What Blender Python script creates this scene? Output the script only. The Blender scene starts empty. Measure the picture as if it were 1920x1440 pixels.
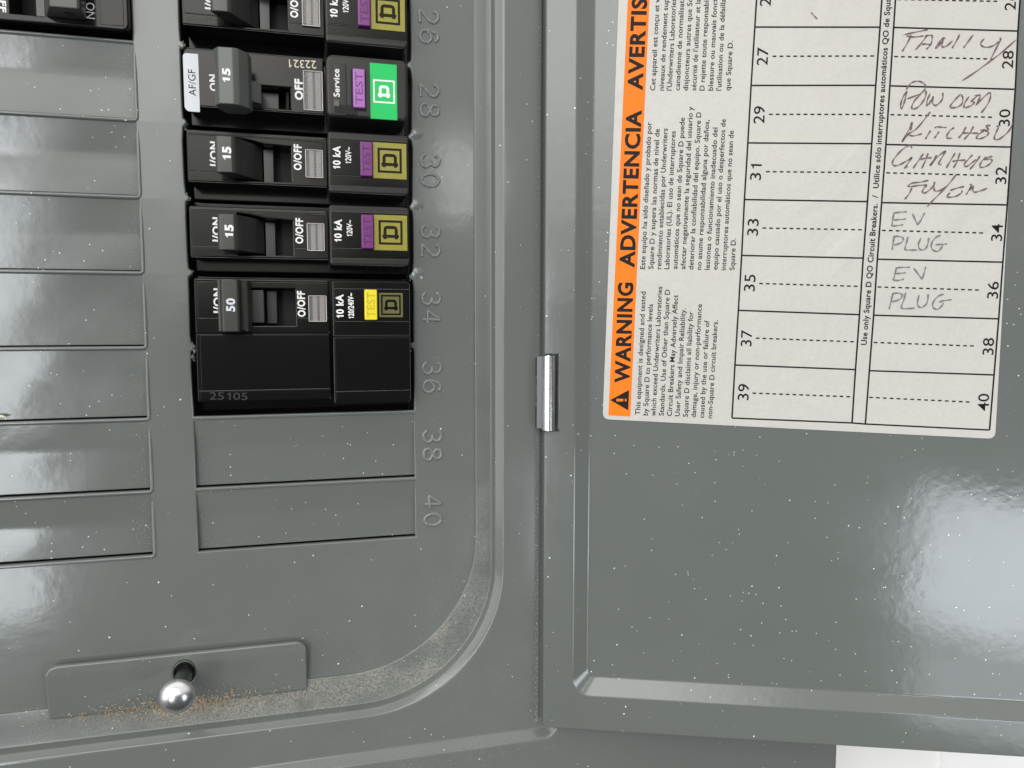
import bpy, bmesh, math, random
from mathutils import Vector, Matrix
random.seed(7)
SC = bpy.context.scene
COL = SC.collection
S = 0.001                                    # all sizes below are millimetres

# ------------------------------------------------------------------ camera
# panel coordinates: x right, y up, z out of the panel towards the viewer (mm)
PITCH, YAW, ROLL = -0.0836, -0.2484, 0.0008
CAM = Vector((-46.073, 48.214, 212.254))
FPX = 1387.0                                 # focal length in pixels of a 1920 px wide picture
RC = Matrix.Rotation(ROLL, 3, 'Z') @ Matrix.Rotation(YAW, 3, 'Y') @ Matrix.Rotation(PITCH, 3, 'X')
P2W = Matrix(((1, 0, 0), (0, 0, -1), (0, 1, 0)))     # panel axes -> world axes
cam = bpy.data.cameras.new('camera')
cam.sensor_width = 36.0
cam.lens = FPX / 1920 * 36.0
cam.clip_start = 0.005
cam.clip_end = 60
camo = bpy.data.objects.new('camera', cam)
COL.objects.link(camo)
camo.matrix_world = Matrix.Translation(P2W @ CAM * S) @ (P2W @ RC).to_4x4()
SC.camera = camo

# ------------------------------------------------------------------ world and lamps
world = bpy.data.worlds.new('World')
SC.world = world
world.use_nodes = True
wn = world.node_tree
bg = wn.nodes['Background']
bg.inputs[1].default_value = 1.0
tc = wn.nodes.new('ShaderNodeTexCoord')
sep = wn.nodes.new('ShaderNodeSeparateXYZ')
def wmath(op, a, b):
    x = wn.nodes.new('ShaderNodeMath'); x.operation = op
    for i, v in enumerate((a, b)):
        if isinstance(v, (int, float)): x.inputs[i].default_value = v
        else: wn.links.new(v, x.inputs[i])
    return x.outputs[0]
def wrange(v, a, b, c, d):
    x = wn.nodes.new('ShaderNodeMapRange'); x.interpolation_type = 'SMOOTHSTEP'
    wn.links.new(v, x.inputs[0])
    for i, q in ((1, a), (2, b), (3, c), (4, d)): x.inputs[i].default_value = q
    return x.outputs[0]
# dim room: the person with the camera darkens the middle, pale walls and ceiling glow at the sides
wn.links.new(tc.outputs['Generated'], sep.inputs[0])
sides = wrange(sep.outputs[1], -0.88, -0.35, 0.0, 1.0)
height = wrange(sep.outputs[2], -0.7, 0.7, 0.35, 1.0)
upper = wrange(sep.outputs[2], 0.0, 0.42, 0.15, 1.9)
lean = wmath('ADD', wmath('MULTIPLY', sep.outputs[0], -0.62), wmath('MULTIPLY', sep.outputs[2], 0.78))
lit = wrange(lean, -0.5, 0.75, 0.35, 3.1)
lvl = wmath('MAXIMUM', wmath('MULTIPLY', wmath('MULTIPLY', sides, height), lit), upper)
comb = wn.nodes.new('ShaderNodeCombineColor')
for i, k in enumerate((1.0, 0.99, 0.96)):
    wn.links.new(wmath('MULTIPLY', lvl, 0.50 * k), comb.inputs[i])
wn.links.new(comb.outputs[0], bg.inputs[0])

def area_lamp(name, direction, dist, sx, sy, power, color):
    """a window, ceiling panel or added fill seen from the panel along a direction (panel axes)"""
    d = Vector(direction).normalized()
    L = bpy.data.lights.new(name, 'AREA')
    L.shape = 'RECTANGLE'
    L.size = sx; L.size_y = sy
    L.energy = power
    L.color = color
    o = bpy.data.objects.new(name, L)
    COL.objects.link(o)
    o.location = P2W @ (Vector((0.0, 0.02, 0.0)) + d * dist)
    o.rotation_euler = (P2W @ d).to_track_quat('Z', 'Y').to_euler()
    return o

area_lamp('window_light', (0.428, -0.305, 0.86), 0.52, 0.115, 0.11, 0.35, (0.86, 0.92, 1.0))
area_lamp('window_low_light', (0.41, -0.47, 0.79), 0.55, 0.12, 0.06, 0.07, (0.90, 0.95, 1.0))
area_lamp('side_window_light', (-0.434, -0.10, 0.895), 2.0, 0.26, 1.0, 8.6, (0.93, 0.96, 1.0))
area_lamp('left_fill_light', (-0.86, 0.10, 0.50), 2.5, 1.5, 2.0, 16, (1.0, 0.99, 0.97))  # added fill from far left, brightens the frame's inner step
area_lamp('ceiling_light', (-0.32, 0.31, 0.90), 2.4, 1.75, 1.35, 10.8, (1.0, 0.985, 0.95))
area_lamp('ceiling_light', (-0.32, 0.39, 0.87), 2.4, 1.50, 1.15, 8.4, (1.0, 0.985, 0.95))
area_lamp('ceiling_light', (-0.32, 0.46, 0.84), 2.4, 1.20, 0.95, 5.6, (1.0, 0.985, 0.95))
area_lamp('ceiling_lamp', (0.172, 0.215, 0.96), 2.4, 0.12, 0.24, 0.8, (1.0, 0.98, 0.95))

SC.view_settings.view_transform = 'Standard'
SC.view_settings.look = 'None'
SC.view_settings.exposure = 0.0
SC.view_settings.gamma = 1.0
SC.view_settings.use_curve_mapping = False
SC.render.engine = 'CYCLES'

# ------------------------------------------------------------------ surveying helpers
def ray(u, v):
    return RC @ Vector(((u - 960) / FPX, -(v - 720) / FPX, -1.0))
def U(u, v, z=0.0):
    """point of the plane z (mm in front of the dead front) measured in the photograph"""
    d = ray(u, v); t = (z - CAM.z) / d.z
    p = CAM + d * t
    return p.x, p.y
TH, HX, HZ = 0.315, 15.11, 10.0             # door opened this far about its hinge line
DN = Vector((-math.sin(TH), 0, math.cos(TH)))
DS = Vector((math.cos(TH), 0, math.sin(TH)))
def D(u, v, off=0.0):
    """(s, y) on the inside of the opened door"""
    d = ray(u, v); p0 = Vector((HX, 0, HZ)) + DN * off
    t = ((p0 - CAM) @ DN) / (d @ DN)
    p = CAM + d * t
    return (p - p0) @ DS, p.y

# ------------------------------------------------------------------ object helpers
def W(x, y, z):
    return Vector((x * S, -z * S, y * S))

def link(name, data, parent=None):
    o = bpy.data.objects.new(name, data)
    COL.objects.link(o)
    if parent is not None:
        o.parent = parent
    return o

def thing(name, label, cat, base, group=None, rot=0.0):
    o = link(name, None)
    o.empty_display_size = 0.01
    o.location = W(*base)
    o.rotation_euler = (0, 0, rot)
    o['label'] = label; o['category'] = cat
    if group: o['group'] = group
    o['_base'] = base
    return o

def build(name, bm, mats, parent=None, base=None, smooth=None):
    """bm is in panel mm; the mesh is stored relative to the base of its thing"""
    if base is None:
        base = (0, 0, 0)
    me = bpy.data.meshes.new(name)
    b = Vector(base)
    for v in bm.verts:
        c = v.co - b
        v.co = Vector((c.x * S, -c.z * S, c.y * S))
    bmesh.ops.recalc_face_normals(bm, faces=bm.faces)
    bm.to_mesh(me); bm.free()
    if not isinstance(mats, (list, tuple)): mats = [mats]
    for m in mats: me.materials.append(m)
    if smooth:
        for p in me.polygons: p.use_smooth = True
        me.set_sharp_from_angle(angle=math.radians(smooth))
    o = link(name, me, parent)
    if smooth:
        wm = o.modifiers.new('weighted_normals', 'WEIGHTED_NORMAL')
        wm.keep_sharp = True; wm.weight = 90
    return o

def box(bm, x0, x1, y0, y1, z0, z1, bev=0.0, seg=2, mat=0):
    vs = [bm.verts.new(c) for c in ((x0,y0,z0),(x1,y0,z0),(x1,y1,z0),(x0,y1,z0),(x0,y0,z1),(x1,y0,z1),(x1,y1,z1),(x0,y1,z1))]
    fs = [bm.faces.new([vs[i] for i in f]) for f in ((3,2,1,0),(4,5,6,7),(0,1,5,4),(1,2,6,5),(2,3,7,6),(3,0,4,7))]
    for f in fs: f.material_index = mat
    if bev > 0:
        es = list({e for f in fs for e in f.edges})
        r = bmesh.ops.bevel(bm, geom=es, offset=bev, segments=seg, profile=0.5, affect='EDGES')
        for f in r['faces']: f.material_index = mat

def prism(bm, prof, y0, y1, bev=0.0, seg=2, mat=0):
    """profile in (x, z) extruded along y"""
    a = [bm.verts.new((x, y0, z)) for x, z in prof]
    b = [bm.verts.new((x, y1, z)) for x, z in prof]
    n = len(prof)
    fs = [bm.faces.new(a), bm.faces.new(b[::-1])]
    for i in range(n):
        fs.append(bm.faces.new((a[i], b[i], b[(i+1) % n], a[(i+1) % n])))
    for f in fs: f.material_index = mat
    if bev > 0:
        es = list({e for f in fs for e in f.edges})
        r = bmesh.ops.bevel(bm, geom=es, offset=bev, segments=seg, profile=0.5, affect='EDGES')
        for f in r['faces']: f.material_index = mat

def cyl(bm, p0, p1, r0, r1=None, n=24, caps=True, mat=0):
    r1 = r0 if r1 is None else r1
    p0, p1 = Vector(p0), Vector(p1)
    q = (p1 - p0).to_track_quat('Z', 'Y')
    a, b = [], []
    for i in range(n):
        t = 2 * math.pi * i / n
        d = q @ Vector((math.cos(t), math.sin(t), 0))
        a.append(bm.verts.new(p0 + d * r0)); b.append(bm.verts.new(p1 + d * r1))
    fs = []
    for i in range(n):
        fs.append(bm.faces.new((a[i], a[(i+1) % n], b[(i+1) % n], b[i])))
    if caps:
        fs.append(bm.faces.new(a[::-1])); fs.append(bm.faces.new(b))
    for f in fs: f.material_index = mat

def rr_points(x0, x1, y0, y1, r, n=8):
    """counter-clockwise rounded rectangle; r one radius or (bl, br, tr, tl)"""
    if not isinstance(r, (tuple, list)): r = (r,) * 4
    out = []
    for (cx, cy, a0, rad) in ((x0 + r[0], y0 + r[0], 180, r[0]), (x1 - r[1], y0 + r[1], 270, r[1]),
                              (x1 - r[2], y1 - r[2], 0, r[2]), (x0 + r[3], y1 - r[3], 90, r[3])):
        for i in range(n + 1):
            t = math.radians(a0 + 90 * i / n)
            out.append((cx + rad * math.cos(t), cy + rad * math.sin(t)))
    return out

def rings(bm, rl, mats=None, close_last=False):
    """bridge a list of equal-length closed loops of (x, y, z)"""
    prev = None
    for k, loop in enumerate(rl):
        vs = [bm.verts.new(c) for c in loop]
        if prev:
            n = len(vs)
            for i in range(n):
                f = bm.faces.new((prev[i], prev[(i+1) % n], vs[(i+1) % n], vs[i]))
                if mats: f.material_index = mats[k - 1]
        prev = vs
    if close_last: bm.faces.new(prev)
    return prev

def plate(bm, loops, z0, z1, bev=0.0, res=2, mat=0):
    """flat plate from an outline and hole loops, edges rounded by bev"""
    cu = bpy.data.curves.new('c', 'CURVE')
    cu.dimensions = '2D'; cu.fill_mode = 'BOTH'
    for lp in loops:
        sp = cu.splines.new('POLY'); sp.points.add(len(lp) - 1)
        for p, (x, y) in zip(sp.points, lp): p.co = (x, y, 0, 1)
        sp.use_cyclic_u = True
    cu.extrude = max((z1 - z0) / 2 - bev, 0.0)
    cu.bevel_depth = bev; cu.bevel_resolution = res; cu.offset = -bev
    o = bpy.data.objects.new('c', cu)
    me = bpy.data.meshes.new_from_object(o)
    zc = (z0 + z1) / 2
    vs = [bm.verts.new((v.co.x, v.co.y, v.co.z + zc)) for v in me.vertices]
    for p in me.polygons:
        try:
            f = bm.faces.new([vs[i] for i in p.vertices]); f.material_index = mat
        except ValueError:
            pass
    bpy.data.objects.remove(o); bpy.data.curves.remove(cu); bpy.data.meshes.remove(me)
    bmesh.ops.remove_doubles(bm, verts=vs, dist=1e-4)

def tube(bm, pts, r, n=6, flat=1.0, up=None, mat=0):
    """round or flattened bead along a polyline"""
    pts = [Vector(p) for p in pts]
    prev = None
    N = up or Vector((0, 0, 1))
    for i, p in enumerate(pts):
        a = pts[max(i-1, 0)]; b = pts[min(i+1, len(pts)-1)]
        d = (b - a)
        if d.length < 1e-9: d = Vector((1, 0, 0))
        d.normalize()
        s = d.cross(N)
        if s.length < 1e-6: s = Vector((1, 0, 0))
        s.normalize()
        u = s.cross(d)
        ring = []
        for j in range(n):
            t = 2 * math.pi * j / n
            ring.append(bm.verts.new(p + s * math.cos(t) * r + u * math.sin(t) * r * flat))
        if prev:
            for j in range(n):
                f = bm.faces.new((prev[j], prev[(j+1) % n], ring[(j+1) % n], ring[j])); f.material_index = mat
        else:
            bm.faces.new(ring[::-1]).material_index = mat
        prev = ring
    bm.faces.new(prev).material_index = mat

def smooth_path(pts, k=4):
    """Catmull-Rom through 2D points"""
    if len(pts) < 3: return pts
    out = []
    P = [pts[0]] + list(pts) + [pts[-1]]
    for i in range(1, len(P) - 2):
        p0, p1, p2, p3 = P[i-1], P[i], P[i+1], P[i+2]
        for j in range(k):
            t = j / k
            out.append(tuple(0.5 * (2*p1[c] + (p2[c]-p0[c])*t + (2*p0[c]-5*p1[c]+4*p2[c]-p3[c])*t*t + (3*p1[c]-p0[c]-3*p2[c]+p3[c])*t**3) for c in (0, 1)))
    out.append(pts[-1])
    return out

# ---- lettering: glyph by glyph from the built-in font
_G = {}
def glyph(ch, off):
    key = (ch, off)
    if key in _G: return _G[key]
    if ch == '1':
        w = 0.088 + 2 * off
        x1 = 0.36 + off
        vs = [(x1 - w, 0), (x1, 0), (x1, 0.682), (x1 - w * 0.8, 0.682), (x1 - w - 0.02, 0.60), (x1 - w - 0.13, 0.545 - off * 0.5), (x1 - w - 0.13, 0.47 - off), (x1 - w, 0.52 - off)]
        _G[key] = (vs, [(0, 1, 2, 3, 4, 7), (4, 5, 6, 7)], 0.50)
        return _G[key]
    def mesh(s, o_):
        c = bpy.data.curves.new('t', 'FONT'); c.body = s; c.offset = o_; c.resolution_u = 3
        o = bpy.data.objects.new('t', c)
        me = bpy.data.meshes.new_from_object(o)
        v = [(p.co.x, p.co.y) for p in me.vertices]
        f = [tuple(p.vertices) for p in me.polygons]
        bpy.data.objects.remove(o); bpy.data.curves.remove(c); bpy.data.meshes.remove(me)
        return v, f
    a, _ = mesh('H' + ch + 'H', 0.0); b, _ = mesh('HH', 0.0)
    adv = max(p[0] for p in a) - max(p[0] for p in b)
    v, f = mesh(ch, off) if ch != ' ' else ([], [])
    _G[key] = (v, f, adv)
    return _G[key]

CAP = 0.682
def text(bm, s, p0, length, cap, ang=90.0, z=0.0, bold=0.0, align='start', mat=0, width=None, thick=0.0):
    """ink-length 'length' (mm) along the baseline from p0; ang=90 reads upwards. width: fixed factor instead of fitted"""
    verts, faces, x = [], [], 0.0
    for ch in s:
        v, f, adv = glyph(ch, bold)
        n = len(verts)
        verts += [(px + x, py) for px, py in v]
        faces += [tuple(i + n for i in q) for q in f]
        x += adv + bold * 1.2
    if not verts: return
    xa = min(v[0] for v in verts); xb = max(v[0] for v in verts)
    sy = cap / (CAP + 2 * bold)
    sx = (length / (xb - xa)) if width is None else sy * width
    L = (xb - xa) * sx
    o = -L / 2 if align == 'centre' else 0.0
    t = math.radians(ang)
    dx, dy = (math.cos(t), math.sin(t)); ux, uy = (-dy, dx)
    nv = []
    for vx, vy in verts:
        a = (vx - xa) * sx + o; b = (vy + bold) * sy
        nv.append(bm.verts.new((p0[0] + dx * a + ux * b, p0[1] + dy * a + uy * b, z)))
    for q in faces:
        try:
            bm.faces.new([nv[i] for i in q]).material_index = mat
        except ValueError:
            pass
    return L

def text_px(bm, s, a, b, cappx, z, bold=0.0, conv=None, lx=0, ly=0, mat=0):
    """lettering measured in the photo: baseline from pixel a to pixel b, cap height in pixels"""
    conv = conv or (lambda u, v: U(u, v, z))
    p, q = conv(*a), conv(*b)
    d = math.hypot(q[0] - p[0], q[1] - p[1])
    ang = math.degrees(math.atan2(q[1] - p[1], q[0] - p[0]))
    nx, ny = (b[1] - a[1]), -(b[0] - a[0])
    ln = math.hypot(nx, ny)
    m = ((a[0] + b[0]) / 2, (a[1] + b[1]) / 2)
    r0 = conv(*m); r1 = conv(m[0] + nx / ln * cappx, m[1] + ny / ln * cappx)
    cap = math.hypot(r1[0] - r0[0], r1[1] - r0[1])
    text(bm, s, (p[0] - lx, p[1] - ly), d, cap, ang, z, bold, mat=mat)

# ------------------------------------------------------------------ materials
def nodes(name):
    m = bpy.data.materials.new(name); m.use_nodes = True
    nt = m.node_tree
    return m, nt, nt.nodes['Principled BSDF']

def simple(name, col, rough=0.5, metal=0.0, spec=0.5, bump=0.0, bscale=900.0, var=0.0, coat=0.0):
    m, nt, p = nodes(name)
    p.inputs['Base Color'].default_value = (*col, 1)
    p.inputs['Roughness'].default_value = rough
    p.inputs['Metallic'].default_value = metal
    p.inputs['Specular IOR Level'].default_value = spec
    p.inputs['Coat Weight'].default_value = coat
    t = nt.nodes.new('ShaderNodeTexCoord')
    if bump or var:
        n = nt.nodes.new('ShaderNodeTexNoise')
        n.inputs['Scale'].default_value = bscale
        n.inputs['Detail'].default_value = 5
        nt.links.new(t.outputs['Object'], n.inputs['Vector'])
        if bump:
            b = nt.nodes.new('ShaderNodeBump')
            b.inputs['Strength'].default_value = bump
            b.inputs['Distance'].default_value = 0.00002
            nt.links.new(n.outputs[0], b.inputs['Height'])
            nt.links.new(b.outputs[0], p.inputs['Normal'])
        if var:
            mx = nt.nodes.new('ShaderNodeMix'); mx.data_type = 'RGBA'
            mx.inputs[6].default_value = (*[c * (1 - var) for c in col], 1)
            mx.inputs[7].default_value = (*[min(c * (1 + var), 1) for c in col], 1)
            nt.links.new(n.outputs[0], mx.inputs[0])
            nt.links.new(mx.outputs[2], p.inputs['Base Color'])
    return m

def paint(name, col, specks=1.0, dust=0.0, rough=0.125, peel=0.2, centre=(0, 0, 0)):
    """grey gloss enamel: orange peel, white overspray specks, optional tan dust around a spot"""
    m, nt, p = nodes(name)
    N, Lk = nt.nodes, nt.links
    t = N.new('ShaderNodeTexCoord')
    gi = N.new('ShaderNodeObjectInfo')
    ofs = N.new('ShaderNodeVectorMath'); ofs.operation = 'ADD'
    Lk.new(t.outputs['Object'], ofs.inputs[0]); Lk.new(gi.outputs['Location'], ofs.inputs[1])
    P = ofs.outputs[0]
    # broad, faint tone variation
    n1 = N.new('ShaderNodeTexNoise'); n1.inputs['Scale'].default_value = 30; n1.inputs['Detail'].default_value = 4
    Lk.new(P, n1.inputs['Vector'])
    base = N.new('ShaderNodeMix'); base.data_type = 'RGBA'
    base.inputs[6].default_value = (*[c * 0.95 for c in col], 1)
    base.inputs[7].default_value = (*[c * 1.05 for c in col], 1)
    Lk.new(n1.outputs[0], base.inputs[0])
    cur = base.outputs[2]
    def mul(a, b):
        x = N.new('ShaderNodeMath'); x.operation = 'MULTIPLY'
        for i, v in enumerate((a, b)):
            if isinstance(v, (int, float)): x.inputs[i].default_value = v
            else: Lk.new(v, x.inputs[i])
        return x.outputs[0]
    def mrange(v, a, b, c=0.0, d=1.0, smooth=True):
        x = N.new('ShaderNodeMapRange'); x.interpolation_type = 'SMOOTHSTEP' if smooth else 'LINEAR'
        Lk.new(v, x.inputs[0])
        for i, q in ((1, a), (2, b), (3, c), (4, d)): x.inputs[i].default_value = q
        return x.outputs[0]
    # fine grey dust film, streaky
    n4 = N.new('ShaderNodeTexNoise'); n4.inputs['Scale'].default_value = 1400; n4.inputs['Detail'].default_value = 3
    Lk.new(P, n4.inputs['Vector'])
    n5 = N.new('ShaderNodeTexNoise'); n5.inputs['Scale'].default_value = 55; n5.inputs['Detail'].default_value = 5
    Lk.new(P, n5.inputs['Vector'])
    film = mul(mrange(n4.outputs[0], 0.62, 0.78), mrange(n5.outputs[0], 0.5, 0.75))
    mx = N.new('ShaderNodeMix'); mx.data_type = 'RGBA'
    Lk.new(mul(film, 0.26), mx.inputs[0]); Lk.new(cur, mx.inputs[6])
    mx.inputs[7].default_value = (0.42, 0.42, 0.40, 1)
    cur = mx.outputs[2]
    dustfac = None
    if dust > 0:
        sub = N.new('ShaderNodeVectorMath'); sub.operation = 'SUBTRACT'
        Lk.new(P, sub.inputs[0]); sub.inputs[1].default_value = tuple(W(*centre))
        ln = N.new('ShaderNodeVectorMath'); ln.operation = 'LENGTH'
        Lk.new(sub.outputs[0], ln.inputs[0])
        near = mrange(ln.outputs['Value'], 0.10, 0.012)
        n2 = N.new('ShaderNodeTexNoise'); n2.inputs['Scale'].default_value = 2400; n2.inputs['Detail'].default_value = 6
        n3 = N.new('ShaderNodeTexNoise'); n3.inputs['Scale'].default_value = 95; n3.inputs['Detail'].default_value = 6
        Lk.new(P, n2.inputs['Vector']); Lk.new(P, n3.inputs['Vector'])
        dustfac = mul(mul(near, mrange(n2.outputs[0], 0.30, 0.75)), mul(mrange(n3.outputs[0], 0.18, 0.78), dust))
        mx = N.new('ShaderNodeMix'); mx.data_type = 'RGBA'
        Lk.new(dustfac, mx.inputs[0]); Lk.new(cur, mx.inputs[6])
        mx.inputs[7].default_value = (0.31, 0.298, 0.255, 1)
        cur = mx.outputs[2]
    # white specks, two sizes
    for sc, r, thr in ((300.0, 0.066, 1 - 0.30 * specks), (560.0, 0.085, 1 - 0.20 * specks)):
        v = N.new('ShaderNodeTexVoronoi'); v.inputs['Scale'].default_value = sc
        Lk.new(P, v.inputs['Vector'])
        sp = N.new('ShaderNodeSeparateColor'); Lk.new(v.outputs['Color'], sp.inputs[0])
        on = N.new('ShaderNodeMath'); on.operation = 'GREATER_THAN'; Lk.new(sp.outputs[0], on.inputs[0]); on.inputs[1].default_value = thr
        rr = mrange(sp.outputs[1], 0, 1, r * 0.45, r, False)
        lt = N.new('ShaderNodeMath'); lt.operation = 'LESS_THAN'; Lk.new(v.outputs['Distance'], lt.inputs[0]); Lk.new(rr, lt.inputs[1])
        fac = mul(mul(on.outputs[0], lt.outputs[0]), mrange(n5.outputs[0], 0.30, 0.42))
        mx = N.new('ShaderNodeMix'); mx.data_type = 'RGBA'
        Lk.new(fac, mx.inputs[0]); Lk.new(cur, mx.inputs[6])
        mx.inputs[7].default_value = (0.82, 0.82, 0.80, 1)
        cur = mx.outputs[2]
    Lk.new(cur, p.inputs['Base Color'])
    # roughness
    ro = mrange(n5.outputs[0], 0.3, 0.75, rough * 0.85, rough * 1.35)
    if dustfac is not None:
        ad = N.new('ShaderNodeMath'); ad.operation = 'ADD'; Lk.new(ro, ad.inputs[0]); Lk.new(mul(dustfac, 0.5), ad.inputs[1]); ro = ad.outputs[0]
    Lk.new(ro, p.inputs['Roughness'])
    p.inputs['Specular IOR Level'].default_value = 0.55
    # orange peel
    o1 = N.new('ShaderNodeTexNoise'); o1.inputs['Scale'].default_value = 360; o1.inputs['Detail'].default_value = 2.5
    Lk.new(P, o1.inputs['Vector'])
    bp = N.new('ShaderNodeBump'); bp.inputs['Strength'].default_value = peel; bp.inputs['Distance'].default_value = 0.00009
    Lk.new(o1.outputs[0], bp.inputs['Height'])
    if dustfac is not None:
        b2 = N.new('ShaderNodeBump'); b2.inputs['Strength'].default_value = 0.3; b2.inputs['Distance'].default_value = 0.0001
        Lk.new(dustfac, b2.inputs['Height']); Lk.new(bp.outputs[0], b2.inputs['Normal'])
        Lk.new(b2.outputs[0], p.inputs['Normal'])
    else:
        Lk.new(bp.outputs[0], p.inputs['Normal'])
    return m

GREY = (0.134, 0.147, 0.140)
M_TRIM = paint('trim_grey_paint', GREY, 0.8, 0.2, centre=(-22, -55, 2))
M_LEDGE = paint('dusty_grey_paint', tuple(c * 0.86 for c in GREY), 0.6, 1.3, rough=0.3, centre=(-45, -58, 2))
M_FRONT = paint('dead_front_grey_paint', GREY, 0.8, 0.22, centre=(-10, -54, 0))
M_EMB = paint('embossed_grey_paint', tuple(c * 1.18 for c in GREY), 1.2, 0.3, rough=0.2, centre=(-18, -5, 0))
M_BLANK = paint('knockout_grey_paint', GREY, 1.7)
M_DOOR = paint('door_shaded_grey_paint', tuple(c * 0.94 for c in GREY), 1.7, peel=0.42)  # darker than the trim: the door's turn from the light is in the colour
M_BLACK = simple('black_plastic', (0.0060, 0.0058, 0.0057), 0.15, spec=0.26, bump=0.12, bscale=2500)
M_BLACK2 = simple('black_plastic_satin', (0.0085, 0.0078, 0.0076), 0.2, spec=0.32, bump=0.2, bscale=3000)
M_BLACK3 = simple('charcoal_satin_plastic', (0.020, 0.0198, 0.0195), 0.28, spec=0.35, bump=0.4, bscale=3500)
M_GLINT = simple('worn_edge_glint', (0.105, 0.103, 0.10), 0.35, spec=0.6, var=0.8, bscale=420)  # pale colour paints the glint of light along worn edges
M_DGREY = simple('charcoal_plastic', (0.032, 0.0315, 0.031), 0.28, bump=0.15, bscale=2600)
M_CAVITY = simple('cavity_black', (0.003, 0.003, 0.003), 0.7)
M_GREYPL = simple('grey_handle_plastic', (0.074, 0.084, 0.079), 0.3, bump=0.1, bscale=2600)
M_WHITEINK = simple('white_ink', (0.80, 0.80, 0.78), 0.5)
M_CREAMINK = simple('cream_ink', (0.66, 0.60, 0.44), 0.5)
M_BLACKINK = simple('black_ink', (0.012, 0.011, 0.011), 0.45, spec=0.12)
M_PURPLE = simple('purple_plastic', (0.165, 0.022, 0.175), 0.27, bump=0.1, bscale=2600)
M_PURPLED = simple('purple_engraving', (0.065, 0.008, 0.072), 0.45)
M_LILAC = simple('lilac_plastic', (0.36, 0.125, 0.43), 0.3, bump=0.1, bscale=2600)
M_LILACD = simple('lilac_engraving', (0.155, 0.042, 0.20), 0.45)
M_YELLOW = simple('yellow_plastic', (0.80, 0.66, 0.02), 0.27, bump=0.1, bscale=2600)
M_YELLOWD = simple('yellow_engraving', (0.52, 0.40, 0.012), 0.45)
M_OLIVE = simple('olive_yellow_badge', (0.27, 0.245, 0.032), 0.27, var=0.12, bscale=700)
M_OLIVED = simple('olive_print', (0.105, 0.10, 0.022), 0.45)
M_BADGEINK = simple('badge_black_ink', (0.016, 0.013, 0.006), 0.4, spec=0.12)
M_GREEN = simple('green_badge', (0.012, 0.52, 0.12), 0.3, spec=0.3)
M_PAPERW = simple('white_sticker', (0.60, 0.625, 0.665), 0.4)
M_ZINC = simple('bright_zinc', (0.70, 0.71, 0.72), 0.27, metal=1.0, bump=1.0, bscale=380, var=0.3)
M_ZINCD = simple('dull_zinc', (0.15, 0.16, 0.165), 0.5, metal=0.5, bump=0.2, bscale=900)
M_STEELD = simple('dark_steel', (0.12, 0.125, 0.12), 0.32, metal=0.9)
def paper():
    m = simple('label_paper', (0.512, 0.495, 0.465), 0.34, spec=0.35, bump=0.10, bscale=900, var=0.075)
    nt = m.node_tree; p = nt.nodes['Principled BSDF']
    t = nt.nodes.new('ShaderNodeTexCoord')
    n = nt.nodes.new('ShaderNodeTexNoise'); n.inputs['Scale'].default_value = 42; n.inputs['Detail'].default_value = 3; n.inputs['Distortion'].default_value = 1.2
    b = nt.nodes.new('ShaderNodeBump'); b.inputs['Strength'].default_value = 0.7; b.inputs['Distance'].default_value = 0.0010
    nt.links.new(t.outputs['Object'], n.inputs['Vector']); nt.links.new(n.outputs[0], b.inputs['Height'])
    old = [l for l in nt.links if l.to_socket == p.inputs['Normal']][0].from_node
    nt.links.new(b.outputs[0], old.inputs['Normal'])
    return m
M_PAPER = paper()
M_ORANGE = simple('orange_print', (0.88, 0.19, 0.010), 0.4, spec=0.15, var=0.06, bscale=500)
M_PEN = simple('purple_brown_pen', (0.135, 0.092, 0.095), 0.6)
M_PENCIL = simple('grey_pencil', (0.17, 0.17, 0.17), 0.6)
M_WALL = simple('white_wall_paint', (0.82, 0.81, 0.79), 0.6, bump=0.15, bscale=200)
M_BOARD = simple('board_white_paint', (0.88, 0.88, 0.87), 0.4)
M_DUSTPALE = simple('pale_grey_dust', (0.46, 0.455, 0.44), 0.8, var=0.3, bscale=300)
M_DUSTCHIP = simple('sawdust_tan', (0.50, 0.385, 0.26), 0.8, var=0.4, bscale=300)
M_BLOB = simple('cream_paint_drip', (0.72, 0.70, 0.58), 0.35)
M_LED = simple('service_lamp_lens', (0.085, 0.085, 0.06), 0.2)
def clear_plastic():
    m, nt, p = nodes('clear_plastic')
    p.inputs['Base Color'].default_value = (0.42, 0.40, 0.39, 1)
    p.inputs['Roughness'].default_value = 0.07
    p.inputs['Alpha'].default_value = 0.14
    return m
M_CLEAR = clear_plastic()
M_FLAG = simple('window_streak_dark', (0.050, 0.046, 0.044), 0.3)
M_FLAG2 = simple('window_streak_pale', (0.27, 0.25, 0.24), 0.3)
M_RIMGLINT = simple('lens_edge_highlight', (0.66, 0.63, 0.62), 0.15)  # pale border paints the highlight along the lens edges

# ================================================================== SETTING: the wall behind
wz = -6.0
bm = bmesh.new()
plate(bm, [[(-700, -700), (175.5, -700), (175.5, 700), (-700, 700)], [(-270, -140), (-270, 260), (105, 260), (105, -140)]], wz - 12, wz)
wall = build('wall', bm, M_WALL); wall['kind'] = 'structure'
cas = thing('pale_board', 'plain white board at the lower right corner, beyond the grey panel edge', 'casing', (240, -100, wz))
bm = bmesh.new()
box(bm, 175.5, 320, -700, 700, wz - 8, wz + 1.5)  # slightly whiter slab butted against the wall
build('board_slab', bm, M_BOARD, cas, (240, -100, wz))

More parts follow.
